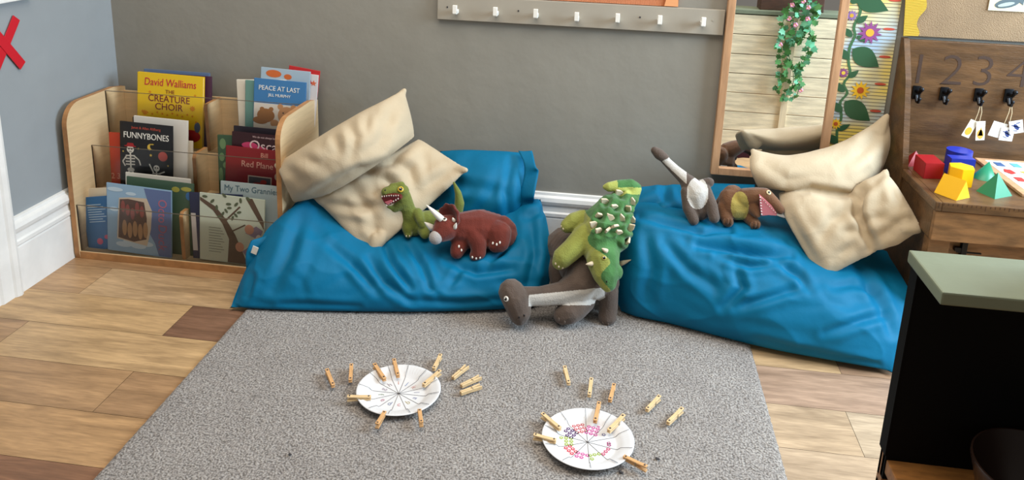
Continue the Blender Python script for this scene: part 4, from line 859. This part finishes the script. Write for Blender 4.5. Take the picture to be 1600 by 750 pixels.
# ------------------------------------------------------------------ plush toys
def body_mesh(name, chains, mats, fn, parent, voxel=.0028, smooth=8):
    b = bmesh.new()
    for ch in chains:
        pts = [(Vector(at(px, py, y=y)), rpx(r, at(px, py, y=y))) for px, py, y, r in ch]
        seq = []
        if len(pts) == 1: seq = pts
        for (p, r), (q, s) in zip(pts, pts[1:]):
            n = max(2, int((q-p).length/(.28*min(r, s)))+1)
            seq += [(p.lerp(q, i/n), r+(s-r)*i/n) for i in range(n+1)]
        for p, r in seq: bmesh.ops.create_icosphere(b, subdivisions=2, radius=r, matrix=Matrix.Translation(p))
    me = bpy.data.meshes.new('tmp'); b.to_mesh(me); b.free()
    o = bpy.data.objects.new('tmp', me); COL.objects.link(o)
    m = o.modifiers.new('r', 'REMESH'); m.mode = 'VOXEL'; m.voxel_size = voxel
    m = o.modifiers.new('s', 'SMOOTH'); m.iterations = smooth; m.factor = .5
    me2 = bpy.data.meshes.new_from_object(o.evaluated_get(bpy.context.evaluated_depsgraph_get())); bpy.data.objects.remove(o); bpy.data.meshes.remove(me)
    me2.name = name
    if fn:
        cs = np.array([p.center for p in me2.polygons]); nn = np.array([p.normal for p in me2.polygons]); px = proj(cs)
        me2.polygons.foreach_set('material_index', [int(fn(px[i,0], px[i,1], cs[i], nn[i])) for i in range(len(cs))])
    o = link(name, me2, mats, parent, True, True)
    return o
def put(bv, px, py, off=0):
    p, n = hit(bv, px, py)
    if p is None: p = Vector(at(px, py, y=2.4)); n = Vector((0,-1,.3)).normalized()
    return p+n*off, n
def eye(parent, bv, px, py, r, iris='#c9a83a'):
    p, n = put(bv, px, py); r = rpx(r, p); q = n.to_track_quat('Z', 'Y').to_matrix()
    b = MB(); b.ball(p+n*r*.05, r, (1,1,.45), 14, rot=q); o = b.build('eye', cm(iris, .25), parent, smooth=True)
    b = MB(); b.ball(p+n*r*.32, r*.62, (1,1,.4), 12, rot=q); k = b.build('pupil', M['black_p'], o, smooth=True)
    b = MB(); b.ball(p+n*r*.55+Vector((-.2*r,0,.25*r)), r*.16, seg=8); b.build('glint', M['white_felt'], o, smooth=True)
def spike(name, parent, bv, px, py, tip, r, m, flat_=.5):
    p, n = put(bv, px, py, -.002); d = Vector(at(*tip, y=p.y-.01))-p if tip else n*rpx(9, p); r = rpx(r, p)
    b = MB(); pts = [p+d*s for s in (0,.3,.6,.85,1)]; b.tube(pts, [r, r*.85, r*.6, r*.3, r*.06], 10); return b.build(name, m, parent, smooth=True)
def claws(parent, bv, pts, r, m, name='claw'):
    for px, py in pts:
        p, n = put(bv, px, py); q = n.to_track_quat('Z', 'Y').to_matrix(); b = MB(); rr = rpx(r, p); b.ball(p, rr, (.75,1.2,.6), 10, rot=q); b.build(name, m, parent, smooth=True)
def root_at(px, py, y, name, label): return thing(name, label, 'soft toy', tuple(at(px, py, y=y)), group=None)
def patch(name, parent, pts, m, y, dy=.004):
    b = MB(); b.prism([Vector(at(px, py, y=y)) for px, py in pts], (0, dy, 0)); return b.build(name, m, parent)
# --- small green meat-eater on the first bag
yb = hit(bv1, 640, 372)[0].y
y0 = yb+.035
G = root_at(645, 372, yb, 'plush_dinosaur', 'small green plush dinosaur with open red mouth, sitting beside a cream cushion')
gm = plush('olive_plush', '#6e7636'); gd = plush('dark_olive_plush', '#5c6428')
ch = [[(603,300,y0-.03,8),(615,297,y0-.02,9.5),(628,299,y0-.01,12)], [(607,324,y0-.032,4),(617,326,y0-.025,6.5),(631,316,y0-.01,11)], [(630,308,y0-.005,13),(637,328,y0,13),(643,350,y0,18)],
      [(645,352,y0,18),(668,345,y0+.01,17),(690,342,y0+.03,15)], [(652,333,y0-.005,9),(657,345,y0-.03,6.5),(660,353,y0-.035,5)], [(636,345,y0-.01,10),(636,358,y0-.035,8),(638,366,y0-.045,6.5)], [(662,358,y0-.02,11),(664,366,y0-.04,8)],
      [(690,345,y0+.03,13),(714,335,y0+.05,9),(718,318,y0+.05,8),(716,302,y0+.05,5.5),(709,285,y0+.05,2)], [(612,290,y0-.018,4),(627,289,y0-.012,6)]]
o = body_mesh('body', ch, [gm, gd], lambda x, y, c, n: 1 if (x-636)**2/15**2+(y-347)**2/18**2 < 1 and n[1] < -.2 else 0, G, .0028)
bv = bvh_of(o)
eye(G, bv, 626, 296, 5); claws(G, bv, [(602,297)], 1.5, M['black_p'], 'nostril')
patch('mouth', G, [(596,309),(604,306),(614,305),(625,307),(627,311),(618,316),(607,321),(601,318)], cm('#5e1118'), y0-.062, .02); patch('tongue', G, [(601,316),(610,313),(614,315),(606,320)], cm('#c76a74'), y0-.066, .004)
for pts in ([(597+3.6*i, 306.5-.4*i*(1 if i < 5 else .6)) for i in range(8)], [(604+3.6*i, 321-2.0*i) for i in range(6)]):
    for k, (px, py) in enumerate(pts):
        p = Vector(at(px, py, y=y0-.064)); b = MB(); b.cone(p, p+Vector((0, 0, -.005 if pts[0][1] < 310 else .005)), .0022, .0003, 6); b.build('tooth', M['white_felt'], G)
claws(G, bv, [(635,369),(640,369)], 1.6, M['cream_felt'])
# --- red brown three-horned toy
yb = hit(bv1, 748, 402)[0].y; y0 = yb+.045
T = root_at(748, 402, yb, 'plush_dinosaur', 'red-brown plush dinosaur with three horns and a frill, lying on the bean bag')
tm = plush('russet_plush', '#662b21'); td = plush('dark_russet_plush', '#5f2620')
ch = [[(722,358,y0+.0,27),(748,359,y0+.02,33),(772,362,y0+.03,29),(788,368,y0+.03,20)], [(712,352,y0-.01,18),(697,356,y0-.035,21),(688,365,y0-.06,14)], [(738,362,y0-.02,17),(747,380,y0-.04,14),(748,394,y0-.05,12),(742,399,y0-.055,9)], [(722,375,y0-.02,16),(716,388,y0-.04,13),(714,394,y0-.05,11)], [(778,365,y0,22),(780,378,y0-.02,17),(774,383,y0-.03,12)], [(785,352,y0+.03,16),(797,356,y0+.04,10),(804,366,y0+.04,5)]]
o = body_mesh('body', ch, [tm, td], None, T, .003); bv = bvh_of(o)
def frill():
    c = Vector(at(707, 340, y=y0-.012)); n = Vector((-.50, -.75, .25)).normalized(); q = n.to_track_quat('Z', 'Y').to_matrix(); R = rpx(21, c); b = MB(); nr = 36
    rings = []
    for dz, k in ((.004, .25), (.006, .7), (.010, .98), (.004, 1.05), (-.004, .98), (-.004, .3)):
        rings.append([b.b.verts.new(c+q @ Vector((math.cos(a)*R*k*(1+.06*math.cos(9*a)*(k > .9)), math.sin(a)*R*k*(1+.06*math.cos(9*a)*(k > .9)), dz+.35*R*k*k-.0))) for a in [i/nr*6.2832 for i in range(nr)]])
    for A, B_ in zip(rings, rings[1:]):
        for i in range(nr): b.b.faces.new((A[i], A[(i+1)%nr], B_[(i+1)%nr], B_[i]))
    b.b.faces.new(rings[0]); b.b.faces.new(rings[-1][::-1]); return b.build('frill', td, T, smooth=True)
frill()
hm = M['white_felt']
spike('horn', T, bv, 690, 342, (666,320), 5.5, hm); spike('horn', T, bv, 676, 357, (663,347), 5.5, hm); spike('horn', T, bv, 710, 345, (707,340), 3.5, hm); spike('cheek_spike', T, bv, 711, 356, (713,348), 3.5, hm)
p, n = put(bv, 682, 372); b = MB(); b.ball(p+Vector((-.004,.008,-.002)), rpx(11, p), (1,1,1), 16); b.build('beak', plush('grey_beak', '#a6a09c'), T, smooth=True)
eye(T, bv, 695, 343, 3.6, '#e6dccb'); claws(T, bv, [(738,402),(744,404),(750,403),(717,385),(721,391),(770,380),(776,382),(781,379)], 2.0, hm)
# --- big brown long-necked toy lying on the floor between the bags
D = root_at(900, 505, 2.31, 'plush_dinosaur', 'large dark brown plush dinosaur with long pale-striped neck, lying between the bean bags')
bm_ = plush('brown_plush', '#574a42'); wm = plush('pale_grey_plush', '#b9b4ad', .06)
ch = [[(799,456,2.262,21),(806,468,2.25,22),(812,486,2.24,19),(812,495,2.238,14)], [(812,463,2.265,16),(845,463,2.285,16),(880,458,2.305,19),(905,446,2.33,27),(918,432,2.37,36)], [(915,425,2.39,38),(900,400,2.45,36),(884,388,2.50,34)], [(925,440,2.36,30),(945,440,2.38,24)],
      [(912,470,2.33,19),(900,482,2.30,19),(890,488,2.285,19),(880,492,2.28,16)], [(950,455,2.36,17),(951,480,2.345,15),(949,495,2.335,15)], [(880,390,2.49,20),(872,420,2.44,17),(872,440,2.42,13)]]
def fnD(x, y, c, n):
    if x < 826 or x > 945: return 0
    if y > (479 if x < 860 else 477 if x < 922 else 477-(x-922)*.5): return 0
    top = 461-(x-826)*.10 if x < 915 else 452+(x-915)*-.1
    return 1 if y > top and n[1] < .5 else 0
o = body_mesh('body', ch, [bm_, wm], fnD, D, .0025, 10); bv = bvh_of(o)
eye(D, bv, 791, 467, 4.6, '#d8d3cc'); claws(D, bv, [(811,496),(819,493)], 1.8, M['black_p'], 'nostril')
claws(D, bv, [(873,499),(882,503),(942,505),(950,507)], 2.6, bm_, 'toe')
# --- green armoured toy on top of it
A = root_at(940, 440, 2.36, 'plush_dinosaur', 'green plush dinosaur with cream back spikes, lying head down on the large brown toy')
lm = plush('lime_plush', '#8b9046'); em = plush('leaf_green_plush', '#43703e', .2); tip = plush('lime_tip', '#a3ab58')
yA = 2.40
ch = [[(958,330,yA+.06,28),(945,352,yA+.02,37),(938,378,yA-.02,34),(942,400,yA-.06,27)], [(942,405,yA-.08,27),(946,425,yA-.11,22),(950,442,yA-.125,14),(949,449,yA-.13,8)], [(915,368,yA-.02,20),(896,388,yA-.05,18),(880,402,yA-.07,17),(874,410,yA-.075,12)], [(912,345,yA+.04,18),(897,348,yA+.02,16),(887,353,yA+.01,12)],
      [(965,325,yA+.07,24),(982,308,yA+.10,17),(991,295,yA+.11,12),(985,289,yA+.10,10),(968,290,yA+.09,9.5),(952,292,yA+.08,8),(945,292,yA+.08,4)], [(960,370,yA-.01,26),(965,345,yA+.03,24)], [(960,425,yA-.10,14),(945,415,yA-.10,20)]]
def fnA(x, y, c, n):
    if y < 304: return 1 if (y < 292+ (x-945)*.02 and x > 965) else 2
    bx = 922 if y < 370 else 922+(y-370)*.62 if y < 410 else 947
    return 1 if x > bx-8*math.sin(y*.12) else 0
o = body_mesh('body', ch, [lm, em, tip], fnA, A, .0026, 8)
# quilted back: dimple the plush between the spikes
Z3 = lambda zx, zy: (760+zx*.4, 220+zy*.4)
SP = [Z3(*p) for p in ((470,247),(503,266),(545,272),(566,250),(443,302),(490,312),(526,315),(480,352),(521,367),(447,358),(548,386),(552,345),(524,214),(566,320),(430,335),(505,340))]
Vx = np.array([v.co for v in o.data.vertices])+np.array(wl(o)); Nx = np.array([v.normal for v in o.data.vertices]); pv = proj(Vx); disp = np.zeros(len(Vx))
for sx, sy in SP: d = np.hypot(pv[:,0]-sx, pv[:,1]-sy); disp += -.010*np.exp(-(d/5)**2)+.006*np.exp(-((d-10)/4.5)**2)
disp *= np.clip(-Nx[:,1]*1.5+Nx[:,2], 0, 1); Vx = Vx+Nx*disp[:,None]-np.array(wl(o)); o.data.vertices.foreach_set('co', Vx.ravel()); o.data.update()
bv = bvh_of(o)
for k, (sx, sy) in enumerate(SP):
    p, n = put(bv, sx, sy, -.001); dr = (n+Vector((-.55+.1*(k % 3), .1, .25))).normalized(); w = rpx(6.4, p); h = rpx(15, p); sd = dr.cross(Vector((0,-1,.2))).normalized()*w
    b = MB(); b.prism([p-sd, p-sd*.9+dr*h*.5, p+dr*h, p+sd*.9+dr*h*.5, p+sd], dr.cross(sd).normalized()*.007); bmesh.ops.recalc_face_normals(b.b, faces=b.b.faces[:]); bmesh.ops.bevel(b.b, geom=b.b.edges[:], offset=.001, segments=2, affect='EDGES'); b.build('back_spike', M['cream_felt'], A, smooth='auto')
spike('horn', A, bv, 948, 392, (940,388), 4, M['cream_felt']); spike('horn', A, bv, 925, 412, (915,413), 4, M['cream_felt']); spike('horn', A, bv, 970, 412, (986,406), 4, M['cream_felt'])
eye(A, bv, 944, 403, 4.2, '#a8a050'); claws(A, bv, [(948,440)], 1.5, M['black_p'], 'nostril'); claws(A, bv, [(868,412),(873,417),(879,419),(877,354),(880,358)], 2.0, M['cream_felt'])
# --- small brown and grey long-necked toy on the second bag
yb = hit(bv2, 1100, 352)[0].y; y0 = yb+.05
L5 = root_at(1095, 350, yb, 'plush_dinosaur', 'small brown plush dinosaur with raised pale grey neck, on the bean bag under the mirror')
ch = [[(1023,235,y0+.05,6.5),(1030,241,y0+.05,9),(1038,247,y0+.05,8)], [(1038,249,y0+.05,7),(1055,266,y0+.04,8.5),(1073,282,y0+.02,11)], [(1075,285,y0+.02,13),(1088,303,y0,20),(1093,325,y0,20)], [(1072,300,y0-.01,9),(1075,325,y0-.03,9),(1084,344,y0-.045,8.5)], [(1102,298,y0-.0,10),(1112,322,y0-.03,9.5),(1116,340,y0-.045,9)], [(1108,285,y0+.02,8),(1095,290,y0+.02,10)]]
def fnL(x, y, c, n):
    if y < 249-(x-1040)*.5 and x < 1046: return 0
    if x < 1073: return 1 if (y-266)-(x-1055)*.93 < 5 else 0
    return 1 if ((x-1090)/17)**2+((y-302)/25)**2 < 1 and n[1] < 0 else 0
o = body_mesh('body', ch, [bm_, wm], fnL, L5, .0026); bv = bvh_of(o)
# --- brown meat-eater beside it
yb = hit(bv2, 1178, 355)[0].y; y0 = yb+.045
R6 = root_at(1160, 352, yb, 'plush_dinosaur', 'brown plush dinosaur with a wide open pink mouth, resting against the cream cushion')
rb = plush('warm_brown_plush', '#6b4a33'); yl = plush('mustard_belly_plush', '#a59650')
ch = [[(1142,312,y0+.02,20),(1148,322,y0+.005,23),(1160,325,y0,19)], [(1165,310,y0-.005,17),(1180,307,y0-.015,15),(1195,305,y0-.025,12),(1210,317,y0-.04,9),(1219,328,y0-.05,7.5)], [(1172,312,y0-.012,12),(1177,325,y0-.03,10),(1183,335,y0-.045,6)], [(1133,325,y0-.0,13),(1134,340,y0-.03,9),(1138,347,y0-.04,8.5)], [(1168,335,y0-.01,12),(1176,346,y0-.03,9.5),(1180,350,y0-.04,9)], [(1145,305,y0+.03,17),(1128,320,y0+.05,12)]]
def fnR(x, y, c, n): return 1 if ((x-1156)/14)**2+((y-322)/23)**2 < 1 and n[1] < -.1 else 0
o = body_mesh('body', ch, [rb, yl], fnR, R6, .0028); bv = bvh_of(o)
eye(R6, bv, 1201, 301, 4, '#d9cfa4')
patch('mouth', R6, [(1187,306),(1196,313),(1206,322),(1214,333),(1213,337),(1201,336),(1190,337),(1188,325)], cm('#c5727a'), y0-.058, .02)
for pts in ([(1187+.4*i, 308+4.4*i) for i in range(7)], [(1191+3.0*i, 310+3.1*i) for i in range(8)]):
    for px, py in pts: p = Vector(at(px, py, y=y0-.060)); b = MB(); b.cone(p, p+Vector((.005 if pts[0][0] == 1187 else -.003, 0, -.001)), .002, .0003, 6); b.build('tooth', M['white_felt'], R6)
for cx_, cy_ in ((1137,347),(1180,352)):
    for k in (-1, 0, 1): p, n = put(bv, cx_+k*5.0, cy_-1+abs(k)); b = MB(); b.ball(p, rpx(3.4, p), (.8,1,1.7), 10); b.build('toe', rb, R6, smooth=True)
p = Vector(at(1150, 322, y=y0+.06)); b = MB(); b.box(p.x-.012, p.x+.012, p.y, p.y+.0015, p.z-.01, p.z+.02, mtx=None); b.build('care_tag', M['white_felt'], R6)
# ------------------------------------------------------------------ paper plates
def plate(label, c, r, nsec, a0, kind):
    t = thing('paper_plate', label, 'paper plate', (c[0], c[1], .0145)); n = 144; V = []; Fc = []
    pr = [(0,.0015),(.30,.0015),(.60,.0015),(.66,.003),(.72,.008),(.80,.011),(.90,.0145),(.98,.017),(1.0,.0165),(.99,.0145),(.70,.0045),(.60,0),(0,0)]
    m = len(pr)
    for i in range(n):
        a = i/n*2*math.pi; fl = .0017*(1 if i % 2 else -1)
        for q, z in pr: V.append((r*q*math.cos(a), r*q*math.sin(a), z+(fl if .75 < q < .97 else 0)))
    for i in range(n):
        for k in range(m-1): Fc.append((i*m+k, ((i+1)%n)*m+k, ((i+1)%n)*m+k+1, i*m+k+1))
    raw('plate_body', V, Fc, M['paper'], t, world=False)
    def zp(q): return float(np.interp(q, [0,.60,.66,.72,.80,.90,.98], [.0015,.0015,.003,.008,.011,.0145,.017]))+.0012
    for k in range(nsec):
        a = a0-k*2*math.pi/nsec; b = MB(); qs = [0,.3,.6,.66,.72,.8,.9,.97]; b.tube([(r*q*math.cos(a), r*q*math.sin(a), zp(q)-(.0008 if q < .7 else -.0014)) for q in qs], .0005, 5); b.build('pen_line', M['ink'], t, world=False)
        am = a-math.pi/nsec; q = .42
        if kind == 'letters':
            me = text_mesh('abcdefghijkl'[k], .022, Matrix.Translation((r*q*math.cos(am), r*q*math.sin(am), .0019)) @ Matrix.Rotation(am-math.pi/2 if math.sin(am) > 0 else am+math.pi/2, 4, 'Z'), extrude=.0002); link('pen_letter', me, cm(['#8a8fa8','#b0a27c','#c58a8f','#7f86a0','#b98a9c','#8f9a8a','#a59aa8','#9a8f96','#c08a7c','#7f8fb0','#c9a0a0','#8f8f9f'][k]), t, world=False)
        else:
            cols = ['#77789a','#a0527a','#c05a78','#9cae5c','#c8609c','#cc4a5c','#a4b45c','#5d3f70','#c0626a','#c45a9a']; cnt = k+1
            b = MB(); g = [(0,0)] if cnt == 1 else [((i % 3-1)*.0118*(1 if cnt > 2 else .6), (i//3)*.0125-.0125*((cnt-1)//3)/2) for i in range(cnt)]
            for gx, gz in g:
                d = .46+gz/r; tt = gx; x = r*d*math.cos(am)-tt*math.sin(am); y = r*d*math.sin(am)+tt*math.cos(am)
                for kk in range(5): b.cone((x+0.0034*math.cos(kk*1.257), y+0.0034*math.sin(kk*1.257), .0014), (x+0.0034*math.cos(kk*1.257), y+0.0034*math.sin(kk*1.257), .0020), .0024, .0024, 8)
                b.cone((x, y, .0014), (x, y, .0023), .0017, .0017, 8, mi=1)
            b.build('flower_stamps', [cm(cols[k]), M['white_matt']], t, world=False)
    return t
c1 = at(623, 615, z=.016); c2 = at(918, 691, z=.016)
plate('white paper plate divided into twelve with faint pen letters, left on the rug', c1, .114, 12, .02, 'letters')
plate('white paper plate divided into ten with coloured flower stamps, right on the rug', c2, .116, 10, math.radians(60), 'flowers')
# ------------------------------------------------------------------ clothes pegs
def make_peg(label, m):
    t = thing('clothes_peg', label, 'clothes peg', (0,0,0)); L = .062
    for s in (-1, 1):
        b = MB(); b.prism([(-L/2, s*.0012, 0), (-L/2, s*.0048, 0), (.006, s*.0056, 0), (L/2, s*.0075, 0), (L/2, s*.0038, 0), (.006, s*.0006, 0), (-.012, s*.0006, 0)], (0, 0, .0085)); bmesh.ops.recalc_face_normals(b.b, faces=b.b.faces[:]); bmesh.ops.bevel(b.b, geom=b.b.edges[:], offset=.0006, segments=1, affect='EDGES'); b.build('wooden_arm', m, t, world=False)
    b = MB(); b.tube([(.0035+.0028*math.cos(a), .0028*math.sin(a), z) for a, z in [(k*.6, -.0006+k*.00032) for k in range(32)]], .0006, 5); b.tube([(.004,-.0062,.0089),(.004,.0062,.0089)], .0006, 5); b.build('spring', M['steel'], t, world=False)
    for x, yy in ((-L/2+.006, .0048), (L/2-.006, .0070)):
        b = MB(); b.cone((x, yy-.0012, .00425), (x, yy+.0008, .00425), .0022, .0022, 10); b.build('ink_dot', M['ink'], t, world=False)
    return t
Z7 = lambda x, y: (490+x*290/1554, 540+y*140/750); Z8 = lambda x, y: (800+x*290/1145, 560+y*190/750)
PG = 'wooden clothes pegs on the rug'
specs = [(Z7,(95,220),(150,350),0,'warm wooden clothes peg furthest left of the lettered plate'), (Z7,(302,175),(292,305),0,'upright-lying clothes peg nearest the upper left of the lettered plate, not clipped on'),
 (Z7,(490,160),(585,290),1,'clothes peg clipped on the upper left rim of the lettered plate'), (Z7,(655,115),(695,265),1,'clothes peg clipped on the far rim of the lettered plate'),
 (Z7,(1050,90),(990,205),0,'loose clothes peg just behind the upper right rim of the lettered plate'), (Z7,(1050,210),(905,325),1,'clothes peg clipped on the upper right rim of the lettered plate'),
 (Z7,(1285,170),(1165,270),0,'pale loose peg, farthest back of three right of the lettered plate'), (Z7,(1395,260),(1235,335),0,'pale loose peg, middle one of three right of the lettered plate'), (Z7,(1400,335),(1230,395),0,'pale loose peg, nearest of three right of the lettered plate'),
 (Z7,(280,446),(480,440),1,'clothes peg clipped on the left rim of the lettered plate'), (Z7,(545,672),(612,556),1,'clothes peg clipped on the near left rim of the lettered plate'), (Z7,(920,655),(902,535),1,'clothes peg clipped on the near right rim of the lettered plate'),
 (Z8,(312,60),(340,165),0,'loose peg farthest back and left, behind the flower stamped plate'), (Z8,(478,135),(465,235),0,'loose peg in the middle of the three behind the flower stamped plate'), (Z8,(618,170),(592,265),0,'darker loose peg, right one of the three behind the flower stamped plate'),
 (Z8,(900,240),(820,320),0,'pale loose peg farther from the viewer, right of the flower stamped plate'), (Z8,(1040,315),(950,400),0,'pale loose peg furthest right on the rug'),
 (Z8,(528,265),(498,395),1,'clothes peg clipped on the far rim of the flower stamped plate'), (Z8,(685,345),(580,445),1,'clothes peg clipped on the upper right rim of the flower stamped plate'), (Z8,(175,350),(290,438),1,'clothes peg clipped on the upper left rim of the flower stamped plate'),
 (Z8,(130,485),(270,515),1,'clothes peg clipped on the left rim of the flower stamped plate'), (Z8,(838,670),(695,597),1,'clothes peg clipped on the lower right rim of the flower stamped plate')]
proto = {}
for i, (Z, a, b_, clip, lab) in enumerate(specs):
    wm_ = 'peg2' if (Z is Z7 and i in (0,1,2,3,10,11)) or i in (14,17,21) else 'peg'
    zz = .0275 if clip else .0165
    A_, B_ = Vector(at(*Z(*a), z=zz+.006)), Vector(at(*Z(*b_), z=zz+.006)); d = A_-B_        # A: handle end
    if wm_ not in proto: o = proto[wm_] = make_peg(lab, M[wm_])
    else: o = copy_tree(proto[wm_])
    o['label'] = lab; o['group'] = PG
    c = (A_+B_)/2; o.location = (c.x, c.y, zz-(.0 if not clip else .0)); k = max(.85, min(1.25, d.length/.062)); o.scale = (k, 1.1, 1.2)
    flat_ = i in (6, 7, 8); o.rotation_euler = (0 if flat_ else math.pi/2, 0, math.atan2(d.y, d.x))
    o.location.z = .0155 if flat_ else (.0315 if clip else .0245)
# lint on the rug
for i, (px, py, r) in enumerate(((1027,717,3),(970,738,3.2),(453,710,2.4))):
    p = Vector(at(px, py, z=.014)); b = MB(); rr = rpx(r, p)
    for k in range(4): b.ball(p+Vector((rr*.7*math.cos(k*2.1), rr*.6*math.sin(k*1.7), rr*.2)), rr*.55, (1.3,.8,.6), 8)
    o = b.build('lint', M['ink'], loc=p, smooth=True); tag(o, ['dark bit of fluff right of the flower stamped plate', 'dark bit of fluff just below the flower stamped plate', 'dark bit of fluff near the lower left of the rug'][i], 'fluff', 'bits of fluff on the rug')
bpy.context.view_layer.update()
